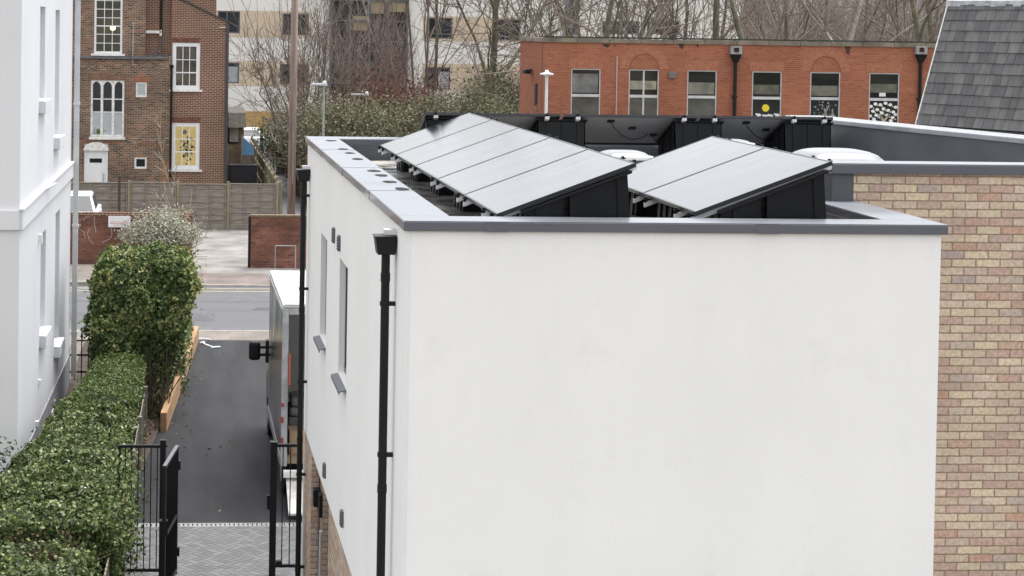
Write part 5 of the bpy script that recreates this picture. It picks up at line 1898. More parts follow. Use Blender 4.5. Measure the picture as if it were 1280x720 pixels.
# triple lancet window
a, b, c, d = rect_y(*W4, HY)
m_ = MB()
t3 = (b - a) / 3
SPR = d - .34
m_.box(a, b, HY + .03, HY + .10, c, c + .09)
for k in range(4):
    x = a + k * t3
    e0, e1 = (x - .055, x + .055) if 0 < k < 3 else ((x, x + .085) if k == 0 else (x - .085, x))
    m_.box(e0, e1, HY + .025, HY + .105, c + .09, d)
for k in range(3):                                   # spandrels over the pointed heads
    xl_, xr_ = a + k * t3 + .05, a + (k + 1) * t3 - .05
    xm = (xl_ + xr_) / 2
    for s in (-1, 1):
        xe = xl_ if s < 0 else xr_
        arc = [(xe + (xm - xe) * (1 - math.cos(u)), SPR + (d - .06 - SPR) * math.sin(u)) for u in np.linspace(0, PI / 2, 7)]
        pts = [(x, HY + .04, z) for x, z in arc] + [(xm, HY + .04, d - .001), (xe, HY + .04, d - .001)]
        m_.prism(pts, (0, .05, 0))
    for u in (.40, .63):
        z = c + .09 + (d - c) * u
        m_.box(xl_, xr_, HY + .045, HY + .09, z - .022, z + .022)
w4 = m_.build('window', WHITEOLD, hs_)
zm = c + .09 + (d - c) * .40
MB().box(a + .02, b - .02, HY + .065, HY + .07, zm, d - .01).build('pane', GLASS, w4)
MB().box(a + .02, b - .02, HY + .065, HY + .07, c + .05, zm).build('pane', FROST, w4)
MB().box(a - .06, b + .06, HY - .10, HY + .03, c - .12, c - .002).build('sill', WHITEOLD, w4, bevel=.015)
P = np.c_[rng.normal(a + .35, .12, 60), np.full(60, HY + .05), rng.normal(c + .18, .07, 60)]
leaf_mesh('house_plant', P, np.tile((0, -1, .2), (60, 1)), .08, LEAF_YELLOW, w4)
# door under a round white hood
a, b, c, d = rect_y(*DR, HY)
m_ = MB()
m_.box(a, b, HY + .06, HY + .10, 0, d - .28)
m_.box(a - .02, a + .05, HY + .0, HY + .099, 0, d - .28)
m_.box(b - .05, b + .02, HY + .0, HY + .099, 0, d - .28)
dr_ = m_.build('door', WHITEPAINT, hs_)
MB().box(a + .22, b - .25, HY + .05, HY + .059, d - .80, d - .62).build('door_light', GLASS, dr_)
MB().box(b - .20, b - .15, HY + .02, HY + .059, d - 1.6, d - 1.25).build('handle', GALV, dr_)
hood = [(a - .05, HY - .06, d - .28), (b + .05, HY - .06, d - .28)] + [((a + b) / 2 + (b - a + .1) / 2 * math.cos(t), HY - .06, d - .28 + .36 * math.sin(t)) for t in np.linspace(.05, PI - .05, 12)]
MB().prism(hood, (0, .14, 0)).build('door_hood', WHITEOLD, dr_)
# brick arches and worn patches, standing just proud
ARCH_BROWN = plain('brown_arch_brick', (.20, .115, .075), .9, 0, .3, 5)
ARCH_ORANGE = plain('orange_red_brick', (.30, .12, .06), .9, 0, .2, 5)
ARCH_RED = plain('red_arch_brick', (.155, .06, .042), .9, 0, .25, 5)
def flat_arch(x0, x1, y0, y1, Y=HY, n=11, camber=0, m=ARCH_BROWN):
    ar = MB()
    a, b, c, d = rect_y(x0, y0, x1, y1, Y)
    for k in range(n):
        u0, u1 = k / n, (k + .82) / n
        sk_ = lambda u: (u - .5) * .10
        up_ = lambda u: camber * (1 - (2 * u - 1) ** 2)
        ar.hexa([(a + (b - a) * u0, Y - .006, c + up_(u0)), (a + (b - a) * u1, Y - .006, c + up_(u1)), (a + (b - a) * u1, Y + .02, c + up_(u1)), (a + (b - a) * u0, Y + .02, c + up_(u0))],
                [(a + (b - a) * u0 + sk_(u0), Y - .006, d + up_(u0)), (a + (b - a) * u1 + sk_(u1), Y - .006, d + up_(u1)), (a + (b - a) * u1 + sk_(u1), Y + .02, d + up_(u1)), (a + (b - a) * u0 + sk_(u0), Y + .02, d + up_(u0))])
    ar.build('brick_arch', m, hs_)


flat_arch(112, 157, 93, 100)
flat_arch(100, 139, 176, 181, camber=.18, n=13)
flat_arch(166, 199, 181, 186, camber=.12, n=12)
flat_arch(167, 187, 96, 102.5, n=7, m=ARCH_ORANGE)
flat_arch(215, 250, 47, 53, HY + .06, 14, m=ARCH_RED)
flat_arch(213.8, 250, 147, 153, HY + .06, 14, m=ARCH_RED)
# pipes and gutters
m_ = MB()
x = PX(214.2)
m_.tube((x, HY - .06, 0), (x, HY - .06, PZ(82)), .05)
m_.lathe((x, HY - .06, PZ(83)), [(.05, -.1), (.09, 0), (.09, .08)], 8)
m_.build('rain_pipe', BLACKPAINT, hs_)
x = PX(283.5)
MB().tube((x, HY - .02, 0), (x, HY - .02, zt1 - .1), .06).build('rain_pipe', plain('grey_black_pipe', (.05, .055, .065), .5), hs_)
m_ = MB()
MB().tube((PX(200), HY + .42, PZ(38)), (PX(200), HY + .42, 11.4), .055).build('rain_pipe', BLACKPAINT, hs_)
m_.box(PX(180.5), PX(200), HY + .25, HY + .40, PZ(41.5), PZ(38))
m_.box(PX(198.5), PX(201), HY + .25, HY + .40, PZ(44.5), PZ(37))
m_.build('gutter', WHITEOLD, hs_)
MB().path([(PX(200), HY + .38, PZ(44)), (PX(200), HY + .38, PZ(60)), (PX(197), HY + .2, PZ(66))], .05).build('rain_pipe', LEAD, hs_)
MB().tube((PX(165.5), HY - .02, PZ(82)), (PX(165.5), HY - .02, PZ(28)), .02).build('conduit', GALV, hs_)
MB().box(PX(273), PX(281.5), HY - .02, HY + .04, PZ(33.4), PZ(32.4)).build('conduit', WHITEOLD, hs_)
m_ = MB()
for k in range(7):
    z = PZ(205) - k * .17
    m_.box(HXM - .34 + rng.uniform(-.08, .03), HXM - .02, HY - .006, HY + .01, z, z + .15)
for k in range(5):
    z = PZ(228) - k * .1
m_.build('exposed_brick_patch', plain('pale_orange_brick', (.29, .17, .10), .9, 0, .35, 5), hs_)
mp_ = MB()
for k in range(70):
    px, py = rng.uniform(100, 212), rng.choice([rng.uniform(78, 92), rng.uniform(172, 182), rng.uniform(15, 60)])
    if 110 < px < 158 and py < 70 or 100 < px < 160 and py > 92:
        continue
    p = at_y(px, py, HY)
    w, h = rng.uniform(.06, .28), rng.uniform(.012, .03)
    yy = HY - .003 if p[2] < LEDGE - .2 else (HY + .017 if px < 180 else None)
    if yy is None:
        continue
    mp_.box(p[0], p[0] + w, yy, yy + .002, p[2], p[2] + h)
mp_.build('lime_mortar_patch', plain('pale_lime_mortar', (.42, .37, .30), .9, 0, .2), hs_)

# ------------------------------------------------------------------ telegraph pole and street lamps
tpx = at_y(366.3, 150, 62)[0]
tp = thing('telegraph_pole', 'tall brown wooden telegraph pole behind the right brick garden wall', 'pole', (tpx, 62, 0))
MB().tube((tpx - .03, 62, 0), (tpx + .02, 62, 11.5), .135, .105, 14).build('shaft', POLE, tp, smooth=True)
MB().box(tpx - .02, tpx + .03, 61.86, 61.88, 2.5, 11.0).build('earth_wire_cover', plain('pale_wood_strip', (.25, .19, .155), .8), tp)
for z in (8.9, 9.6):
    MB().tube((tpx - .16, 61.95, z), (tpx + .16, 61.95, z), .015).build('step', GALV, tp)


def lamp(label, px, py, Y, reach):
    c = at_y(px, py, Y)
    t = thing('street_lamp', label, 'street lamp', (c[0], Y, 0), 'street lamps behind the flat roof')
    MB().tube((c[0], Y, 0), (c[0], Y, 1.2), .08, .08, 10).tube((c[0], Y, 1.2), (c[0], Y, c[2]), .05, .042, 10).build('column', LAMP_GREEN, t)
    h = MB()
    x1 = c[0] - reach
    h.hexa([(x1, Y - .14, c[2] + .02), (c[0] + .12, Y - .10, c[2] - .02), (c[0] + .12, Y + .10, c[2] - .02), (x1, Y + .14, c[2] + .02)],
           [(x1 + .05, Y - .12, c[2] + .08), (c[0] + .12, Y - .08, c[2] + .10), (c[0] + .12, Y + .08, c[2] + .10), (x1 + .05, Y + .12, c[2] + .08)])
    ho = h.build('lantern', plain('pale_lantern_metal', (.36, .385, .40), .4, 0, .08), t, bevel=.02)
    MB().lathe((c[0] + .02, Y, c[2] + .10), [(.07, 0), (.07, .05), (.03, .09)], 10).build('photocell', WHITEPAINT, ho)
    MB().box(x1 + .08, c[0] - .12, Y - .09, Y + .09, c[2] + .008, c[2] + .019).build('lens', FROST, ho)
    return t


lamp('grey green street lamp right of the telegraph pole, arm pointing left', 405, 107, 75, .50)
lamp('street lamp head poking out of the green bushes, pole hidden', 458, 119.5, 86, .72)
c = at_y(683.5, 92, 66)
t = thing('post_top_lamp', 'white post top lamp with flat disc hood before the orange brick hall', 'street lamp', (c[0], 66, 0))
MB().tube((c[0], 66, 0), (c[0], 66, c[2] - .05), .062, .052, 10).build('column', plain('white_column', (.66, .67, .66), .5), t)
MB().lathe((c[0], 66, c[2]), [(.055, -.10), (.09, -.06), (.235, -.045), (.245, .0), (.10, .035), (.075, .05), (.06, .11), (.01, .13)], 18).build('lantern', plain('pale_hood', (.66, .68, .70), .4), t, smooth=False)

# ------------------------------------------------------------------ orange brick hall
OY = 69.5
oh = thing('brick_hall', 'long low orange brick hall with flat roof and grey framed windows', 'building', (13.5, OY, 0))
OX0, OX1 = at_y(683, 100, OY)[0], 36.0
OZ = at_y(683, 51.5, OY)[2]
OW = [(713, 85.2, 751, 165), (785, 86.2, 824, 166), (858, 87.2, 896.5, 167), (939, 88.4, 977.7, 168.4), (1011.5, 89.2, 1051, 169), (1085, 90.2, 1125, 170)]
m_ = MB()
hl = []
for r in OW:
    a, b, c, d = rect_y(*r, OY)
    hl.append((a - OX0, b - OX0, c, d))
wall(m_, (OX0, OY), (1, 0), (0, -1), OX1 - OX0, 0, OZ, hl, .10)
m_.poly([(OX0, OY, 0), (OX0, OY + 5.4, 0), (OX0, OY + 5.4, OZ), (OX0, OY, OZ)])
m_.build('brick_wall', BRICK_ORANGE, oh)
MB().box(OX0 - .02, OX1, OY - .02, OY + 5.5, OZ + .002, OZ + .04).build('roof', plain('dark_roof_felt', (.05, .05, .05), .9), oh)
m_ = MB()
x = OX0 - .06
while x < OX1:
    m_.box(x, min(OX1, x + 1.17), OY - .06, OY + .3, OZ - .03, OZ + .12 + .012 * math.sin(x))
    x += 1.19
m_.box(OX0 - .06, OX0 + .3, OY + .302, OY + 5.4, OZ - .03, OZ + .12)
m_.build('coping', plain('stained_stone_coping', (.19, .16, .12), .9, 0, .35, 2), oh)
m_ = MB().box(OX0 - .07, OX1, OY - .03, OY + .28, OZ + .135, OZ + .19)
m_.build('felt_edge', plain('mossy_felt', (.045, .045, .035), .95, 0, .5, 3), oh)
fm = plain('pale_grey_upvc', (.52, .52, .52), .45)
UPPER = plain('upper_hall_pane', (.024, .025, .022), .05, 0, .55, .9, stretch=(.5, 1, 2.2))
LOWER = plain('lower_hall_pane', (.085, .085, .075), .08, 0, .45, .9, stretch=(1, 1, 2))
wins = []
for i, r in enumerate(OW):
    u = .575
    w = sash(oh, r, OY, 2 if i == 1 else 1, [u], u, .045, .06, UPPER, sillw=.05, sillh=.05, frame=fm, lower=(u, LOWER if i < 3 else GLASS), sill=True)
    wins.append(w)
# things behind the upper panes: blinds and pale interiors
for i, (y0, y1, cc) in enumerate(((92, 116, (.16, .16, .155)), (101, 112, (.25, .235, .18)), (103, 118, (.18, .175, .14)), (106, 118, (.10, .10, .075)), (107, 120, (.13, .13, .10)), (105, 116, (.11, .11, .085)))):
    r = OW[i]
    a, b, c, d = rect_y(r[0] + 1.5, y0, r[2] - 1.5, y1, OY)
    MB().box(a + .03, b - .03, OY + .054, OY + .0585, c, d).build('blind', plain('dusty_blind', cc, .3, 0, .4, 3), wins[i])
# soldier arches and round relieving arches
ARCHJOINT = plain('dark_arch_joint', (.20, .075, .04), .9)
for i, r in enumerate(OW):
    a, b, c, d = rect_y(*r, OY)
    if i in (1, 4):
        m_, m2 = MB(), MB()
        cx_, rr = (a + b) / 2, (b - a) / 2
        for k in range(21):
            t0, t1 = PI * k / 21, PI * (k + .85) / 21
            q = lambda t, R: (cx_ + R * math.cos(t), OY - .006, d + .02 + R * math.sin(t))
            m2.prism([q(t0, rr), q(t0, rr + .34), q(t1, rr + .34), q(t1, rr)], (0, .02, 0))
        for k in range(20):
            t0, t1 = PI * k / 20, PI * (k + 1.0) / 20
            q = lambda t, R: (cx_ + R * math.cos(t), OY - .004, d + .02 + R * math.sin(t))
            m_.prism([q(t0, rr - .04), q(t0, rr), q(t1, rr), q(t1, rr - .04)], (0, .015, 0))
        m2.build('round_arch', ORANGE_PALE, oh)
        m_.build('arch_joint', ARCHJOINT, oh)
    else:
        m3 = MB()
        for k in range(15):
            x = a - .08 + (b - a + .16) * k / 15
            m3.box(x, x + (b - a + .16) / 15 * .82, OY - .006, OY + .02, d + .005, d + .33)
        m3.build('soldier_course', ORANGE_PALE, oh)
for px in (918, 1149):
    x = at_y(px, 100, OY)[0]
    m_ = MB().tube((x, OY - .10, 0), (x, OY - .10, at_y(px, 74, OY)[2]), .062, n=10)
    zt = at_y(px, 68, OY)[2]
    m_.hexa([(x - .07, OY - .17, zt - .30), (x + .07, OY - .17, zt - .30), (x + .07, OY - .03, zt - .30), (x - .07, OY - .03, zt - .30)],
            [(x - .19, OY - .27, zt), (x + .19, OY - .27, zt), (x + .19, OY - .001, zt), (x - .19, OY - .001, zt)])
    for z in (1.5, 3.4, 5.2):
        m_.box(x - .1, x + .1, OY - .12, OY - .001, z, z + .05)
    o_ = m_.build('rain_pipe', BLACKPAINT, oh)
    zh = at_y(px, 57.5, OY)[2]
    MB().box(x - .21, x - .10, OY - .2, OY - .001, zt + .01, zh).box(x + .10, x + .21, OY - .2, OY - .001, zt + .01, zh).box(x - .099, x + .099, OY - .2, OY - .002, zh - .06, zh).box(x - .099, x + .099, OY - .2, OY - .002, zt + .01, zt + .08).build('hopper_outlet', plain('dull_zinc', (.30, .30, .30), .6, .2, .25, 9), o_)
for (x0, x1, y0, y1) in ((752, 763, 55, 60), (766, 770, 56, 59), (783, 786, 55, 58), (847, 856, 54, 62), (869, 874, 55, 60), (1055, 1064, 56, 69)):
    a, b, c, d = rect_y(x0, y0, x1, y1, OY)
    st = [(a, d), (b, d), (b - .04, (c + d) / 2), ((a + b) / 2 + .06, c), ((a + b) / 2 - .03, c + .05), (a + .05, (c + d) / 2 + .03)]
    MB().prism([(x, OY - .0065, z) for x, z in st], (0, .004, 0)).build('soot_stain', plain('black_soot', (.06, .035, .028), .9, 0, .4, 8), oh)
a, b, c, d = rect_y(835, 89.5, 845, 98, OY)
MB().box(a, b, OY - .10, OY - .001, c, d).build('alarm_box', plain('grey_alarm_box', (.16, .13, .12), .6), oh, bevel=.02)
x = at_y(770.8, 100, OY)[0]
MB().box(x - .02, x + .02, OY - .03, OY - .001, 3.6, at_y(770.8, 70, OY)[2]).build('pale_conduit', plain('pinkish_conduit', (.45, .34, .29), .6), oh)
cmx = at_x(665.5, 87.5, OX0)
m_ = MB().box(OX0 - .25, OX0 - .001, cmx[1] - .05, cmx[1] + .05, cmx[2] - .03, cmx[2] + .03)
m_.box(OX0 - .32, OX0 - .1, cmx[1] - .3, cmx[1] + .3, cmx[2] - .14, cmx[2] + .02)
m_.build('camera_unit', BLACKPAINT, oh, bevel=.02)
px_ = at_x(671, 120, OX0)
MB().box(OX0 - .08, OX0 - .001, px_[1] - .12, px_[1] + .12, at_x(671, 132, OX0)[2], at_x(671, 104.5, OX0)[2]).build('dark_duct', plain('dark_grey_duct', (.05, .05, .055), .6), oh)
x = at_x(676.5, 80, OX0)
MB().box(OX0 - .01, OX0 - .001, OY + .8, OY + .86, 0, OZ - .05).build('movement_joint', plain('joint_sealant', (.16, .07, .045), .9), oh)


def decal(win, m, polys, name):
    mb = MB()
    for pts in polys:
        q = [at_y(px, py, OY + .052) for px, py in pts]
        mb.prism([(p[0], OY + .0495, p[2]) for p in q], (0, .004, 0))
    return mb.build(name, m, win)


circ = lambda x, y, r, n=12, sy=1: [(x + r * math.cos(t), y + r * sy * math.sin(t)) for t in np.arange(n) * 2 * PI / n]
WHITEPAPER = plain('white_paper', (.72, .73, .72), .7)
decal(wins[3], plain('yellow_paper', (.75, .60, .03), .7), [circ(957, 135, 4.6)], 'paper_sun')
sheep = []
for (x, y) in ((948.5, 144), (957, 145.5), (963.5, 145), (971.5, 144)):
    sheep += [circ(x, y, 2.9, 10, .75), circ(x - 3, y - 1.4, 1.3, 8)]
    sheep += [[(x - 2, y + 1), (x - 1.3, y + 1), (x - 1.3, y + 4), (x - 2, y + 4)], [(x + 1.2, y + 1), (x + 1.9, y + 1), (x + 1.9, y + 4), (x + 1.2, y + 4)]]
decal(wins[3], WHITEPAPER, sheep, 'paper_sheep')
GREYPAPER = plain('greyish_window_paint', (.26, .26, .24), .7, 0, .3, 5)
pic = [circ(rng.uniform(1016, 1047), rng.uniform(127, 145), rng.uniform(.6, 1.3), 7) for _ in range(26)]
pic += [[(1030, 150), (1033.5, 150), (1033, 140), (1038, 131), (1036, 131), (1032, 137), (1028, 130), (1026.5, 130.5), (1030.5, 139)]]
pic += [[(1016.5, 150), (1021.5, 150), (1019, 142)], [(1036, 148), (1044, 148), (1042, 144), (1041, 136), (1040, 136), (1039, 144)]]
decal(wins[4], GREYPAPER, pic, 'window_painting')
tree_ = [[(1102, 165), (1107, 165), (1106, 152), (1113, 143), (1111, 142.5), (1105, 149), (1100, 142), (1098, 142.5), (1102.5, 152)]]
decal(wins[5], plain('tan_window_paint', (.36, .32, .24), .7), tree_, 'painted_trunk')
pts = [(1089, 133), (1094, 130), (1100, 131), (1107, 129), (1113, 131), (1119, 134), (1091, 139), (1097, 137), (1104, 136), (1110, 138), (1117, 140), (1088, 145), (1095, 144), (1102, 141), (1109, 144), (1116, 147), (1120, 143), (1092, 149), (1113, 151), (1099, 146)]
decal(wins[5], WHITEPAPER, [circ(x + rng.uniform(-.6, .6), y, 2.5, 9, .8) for x, y in pts], 'paper_leaf')
decal(wins[5], plain('yellow_green_paper', (.55, .52, .20), .7), [circ(x + 3, y + 2.2, .9, 7) for x, y in pts], 'paper_dot')
decal(wins[5], WHITEPAPER, [[(1099, 116), (1107, 116), (1107, 120.5), (1099, 120.5)], circ(1092, 163, 5, 12, .7)], 'paper_note')

# ------------------------------------------------------------------ steep slate roofed building on the right
SL_F = at_y(1146, 155.5, 40.0)                          # far bottom corner of the slates
SX0, SZ0 = SL_F[0], SL_F[2]
STOP = at_y(1185, 3, 40.0)
SDX, SDZ = .86, STOP[2] - SL_F[2]
STURN = math.radians(23)                                # its eaves run at an angle to the lane
sr = thing('slate_roofed_building', 'building with a steep grey slate roof and black gutter at the right edge', 'building', (SX0, 40, 0))
SYN = 32.0
MB().poly([(SX0 + .15, 40, 0), (SX0 + .15, SYN, 0), (SX0 + .15, SYN, SZ0), (SX0 + .15, 40, SZ0)]).build('brick_wall', BRICK_TAN, sr)
MB().poly([(SX0 + .15, 40, 0), (SX0 + 9, 40, 0), (SX0 + 9, 40, SZ0 + SDZ), (SX0 + SDX, 40, SZ0 + SDZ), (SX0 + .02, 40, SZ0)]).build('gable_wall', BRICK_TAN, sr)
m_ = MB()
gau = .235
slope = math.hypot(SDX, SDZ)
nrow = int(slope / gau) + 1
for r_ in range(nrow):
    y = SYN - rng.uniform(0, .3)
    while y < 39.99:
        w = rng.choice([.20, .25, .30, .40]) * rng.uniform(.96, 1.02)
        y1 = min(40.0, y + w)
        u0, u1 = r_ * gau / slope, min(1.02, ((r_ + 1.25) * gau) / slope)
        t0 = .016 + rng.uniform(-.003, .004)
        dr0 = rng.normal(0, .0025)
        A = lambda u, d, yy: (SX0 + SDX * u - d * SDZ / slope, yy, SZ0 + SDZ * u + d * SDX / slope)
        m_.hexa([A(u0, t0 + .002, y + .004), A(u0, t0 + .002 + dr0, y1 - .004), A(u0, t0 + .012 + dr0, y1 - .004), A(u0, t0 + .012, y + .004)],
                [A(u1, 0, y + .004), A(u1, 0, y1 - .004), A(u1, .008, y1 - .004), A(u1, .008, y + .004)])
        y = y1


def slate_mat():
    m, n, l, b = new_mat('grey_natural_slate')
    ge = n.new('ShaderNodeNewGeometry')
    rp = n.new('ShaderNodeValToRGB')
    rp.color_ramp.elements[0].color = (.07, .069, .068, 1)
    rp.color_ramp.elements[1].color = (.14, .135, .131, 1)
    l.new(ge.outputs['Random Per Island'], rp.inputs['Fac'])
    s, _ = noise_col(n, l, (.9, .9, .9), 4.0, .34, detail=6, stretch=(1, 2.2, .35))
    v = n.new('ShaderNodeVectorMath')
    v.operation = 'MULTIPLY'
    l.new(rp.outputs['Color'], v.inputs[0])
    l.new(s, v.inputs[1])
    l.new(v.outputs[0], b.inputs['Base Color'])
    b.inputs['Roughness'].default_value = .48
    return m


m_.build('slates', slate_mat(), sr)
MB().poly([(SX0 + .012, 40, SZ0), (SX0 + .012, SYN, SZ0), (SX0 + SDX + .012, SYN, SZ0 + SDZ), (SX0 + SDX + .012, 40, SZ0 + SDZ)]).build('roof', BLACK, sr)
A = lambda u, d, yy: (SX0 + SDX * u - d * SDZ / slope, yy, SZ0 + SDZ * u + d * SDX / slope)
MB().hexa([A(0, .0, 40.002), A(0, .03, 40.002), A(0, .03, 40.03), A(0, 0, 40.03)], [A(1.02, .0, 40.002), A(1.02, .03, 40.002), A(1.02, .03, 40.03), A(1.02, 0, 40.03)]).build('verge', WHITEOLD, sr)
fl = MB()
ys_ = np.linspace(SYN, 40.05, 40)
for a, b in zip(ys_[:-1], ys_[1:]):
    dz = rng.uniform(-.03, .03)
    fl.hexa([(SX0 + SDX - .05, a, SZ0 + SDZ - .07 + dz), (SX0 + SDX + .6, a, SZ0 + SDZ + .02), (SX0 + SDX + .6, b, SZ0 + SDZ + .02), (SX0 + SDX - .05, b, SZ0 + SDZ - .07 + dz)],
            [(SX0 + SDX - .05, a, SZ0 + SDZ + .04), (SX0 + SDX + .6, a, SZ0 + SDZ + .16), (SX0 + SDX + .6, b, SZ0 + SDZ + .16), (SX0 + SDX - .05, b, SZ0 + SDZ + .04)])
fl.build('lead_flashing', plain('pale_lead_flashing', (.40, .41, .42), .55, 0, .4, 5), sr)
MB().hexa([(SX0 + SDX + .02, SYN, SZ0 + SDZ), (SX0 + 9, SYN, SZ0 + SDZ), (SX0 + 9, 40, SZ0 + SDZ), (SX0 + SDX + .02, 40, SZ0 + SDZ)],
          [(SX0 + SDX + .6, SYN, SZ0 + SDZ + .3), (SX0 + 9, SYN, SZ0 + SDZ + .3), (SX0 + 9, 40, SZ0 + SDZ + .3), (SX0 + SDX + .6, 40, SZ0 + SDZ + .3)]).build('flat_roof', LEAD, sr)
gt = MB()
n_ = 8
for y0, y1 in ((SYN, 40.25),):
    pr = [(SX0 - .10 + .085 * math.cos(t), SZ0 - .03 + .085 * math.sin(t)) for t in np.linspace(PI, 2 * PI, n_)]
    pr += [(x + (.012 if x < SX0 - .1 else -.012), z + .012) for x, z in pr[::-1]]
    gt.prism([(x, y0, z) for x, z in pr], (0, y1 - y0, 0))
for y in np.arange(SYN, 40.2, .9):
    gt.box(SX0 - .03, SX0 + .15, y, y + .04, SZ0 - .12, SZ0 - .02)
gt.box(SX0 - .02, SX0 + .16, SYN, 40.05, SZ0 - .16, SZ0 - .005)
gt.build('gutter', BLACK, sr)
dpp = MB().tube((SX0 - .1, 40.1, SZ0 - .1), (SX0 - .1, 40.1, .0), .045)
dpp.build('rain_pipe', BLACK, sr)
sr.rotation_euler = (0, 0, STURN)

# ------------------------------------------------------------------ cream building in the distance
CY = 125.0
cb0 = thing('apartment_block', 'distant cream and tan building with dark glazed stair tower behind the bare trees', 'building', (2, CY, 0))
CXA, CXB, CH = -6.0, 37.5, 15.5
CREAM = render_mat('cream_render', (.78, .755, .70), .05)
TAN = render_mat('tan_render', (.60, .49, .36), .05)
OCHRE = render_mat('ochre_render', (.50, .33, .13), .06)
DKWIN = plain('far_dark_glass', (.035, .04, .045), .08, 0, .5, .5)
cwin = [(272, 14, 300, 41.5), (353, 17, 386, 44), (350, 80, 386, 106), (272, 78, 299, 104), (533, 22, 566, 48.5), (618, 24, 651, 51), (533, 84, 563, 112), (705, -60, 722, -8), (752, 26, 800, 43), (808, 26, 850, 43), (741, -40, 860, -22)]
holes_ = []
for r in cwin:
    a, b, c, d = rect_y(*r, CY)
    holes_.append((a - CXA, b - CXA, c, d))
m_ = MB()
wall(m_, (CXA, CY), (1, 0), (0, -1), CXB - CXA, 0, CH, holes_, .25)
m_.poly([(CXB, CY, 0), (CXB, CY + 14, 0), (CXB, CY + 14, CH), (CXB, CY, CH)])
m_.poly([(CXA, CY, 0), (CXA, CY, CH), (CXA, CY + 14, CH), (CXA, CY + 14, 0)])
m_.poly([(CXA, CY, CH), (CXB, CY, CH), (CXB, CY + 14, CH), (CXA, CY + 14, CH)])
m_.build('wall', CREAM, cb0)
tw0, tw1 = at_y(413, 60, CY)[0], at_y(508, 60, CY)[0]


def band(x0, y0, x1, y1, m, name='wall_panel', cut=()):
    """coloured render standing a few millimetres proud, cut round the windows it meets"""
    a, b, c, d = rect_y(x0, y0, x1, y1, CY)
    mb = MB()
    us = sorted({a, b, *[q for h in cut for q in h[:2] if a < q < b]})
    zs = sorted({c, d, *[q for h in cut for q in h[2:] if c < q < d]})
    for p, q in zip(us[:-1], us[1:]):
        for r, s in zip(zs[:-1], zs[1:]):
            mx_, mz_ = (p + q) / 2, (r + s) / 2
            if any(h[0] < mx_ < h[1] and h[2] < mz_ < h[3] for h in cut):
                continue
            mb.poly([(p, CY - .02, r), (q, CY - .02, r), (q, CY - .02, s), (p, CY - .02, s)])
    return mb.build(name, m, cb0)


hw_ = [(h[0] + CXA, h[1] + CXA, h[2], h[3]) for h in holes_]
band(100, 12.5, 389, 45.5, TAN, cut=hw_)
band(100, 75.5, 388, 106.5, TAN, cut=hw_)
band(100, 138, 352, 168, OCHRE)
band(528, 21, 652, 52, TAN, cut=hw_)
band(528, 80, 652, 113, TAN, cut=hw_)
for i, r in enumerate(cwin):
    a, b, c, d = rect_y(*r, CY)
    f = MB()
    t_ = .09
    f.box(a, a + t_, CY + .05, CY + .15, c, d)
    f.box(b - t_, b, CY + .05, CY + .15, c, d)
    f.box(a + t_, b - t_, CY + .05, CY + .15, c, c + t_)
    f.box(a + t_, b - t_, CY + .05, CY + .15, d - t_, d)
    for u in ([.42] if b - a < 2.2 else [.2, .4, .6, .8]):
        x = a + (b - a) * u
        f.box(x - .04, x + .04, CY + .05, CY + .15, c + t_, d - t_)
    w = f.build('window', GREYMETAL, cb0)
    MB().box(a + t_, b - t_, CY + .10, CY + .12, c + t_, d - t_).build('pane', DKWIN, w)
    if i in (3, 6):
        MB().box(a + .5 * (b - a), b - t_, CY + .09, CY + .098, c + t_, c + .8 * (d - c)).build('blind', plain('pale_blind', (.34, .36, .37), .6), w)
g_ = MB()
zt_ = CH - .4
for k in range(5):
    x = tw0 + (tw1 - tw0) * k / 4
    g_.box(x - .07, x + .07, CY - .35, CY - .2, 0, zt_)
for z in np.arange(1.2, zt_ + .1, 1.35):
    g_.box(tw0, tw1, CY - .34, CY - .21, z - .05, z + .05)
tw = g_.build('stair_tower', GREYMETAL, cb0)
gm = plain('tower_glass', (.045, .04, .036), .12, 0, .6, .35)
MB().box(tw0, tw1, CY - .20, CY - .03, 0, zt_).build('tower_glazing', gm, tw)
pn = MB()
for (x0, y0, x1, y1) in ((463, 0, 480, 17), (484, 0, 507, 15), (441, 20, 462, 38)):
    a, b, c, d = rect_y(x0, y0, x1, y1, CY)
    pn.box(a, b, CY - .207, CY - .2005, c, d)
pn.build('tan_reflection', plain('reflection_tan', (.30, .24, .15), .5), tw)  # yellowish reflections in the tower glass, put in as tan panels
a, b, c, d = rect_y(706, 0, 722, 38, CY)
MB().box(a, b, CY - .12, CY - .03, c - .3, d + 4).build('dark_cladding', plain('blue_grey_cladding', (.12, .16, .19), .3, 0, .4, .5), cb0)

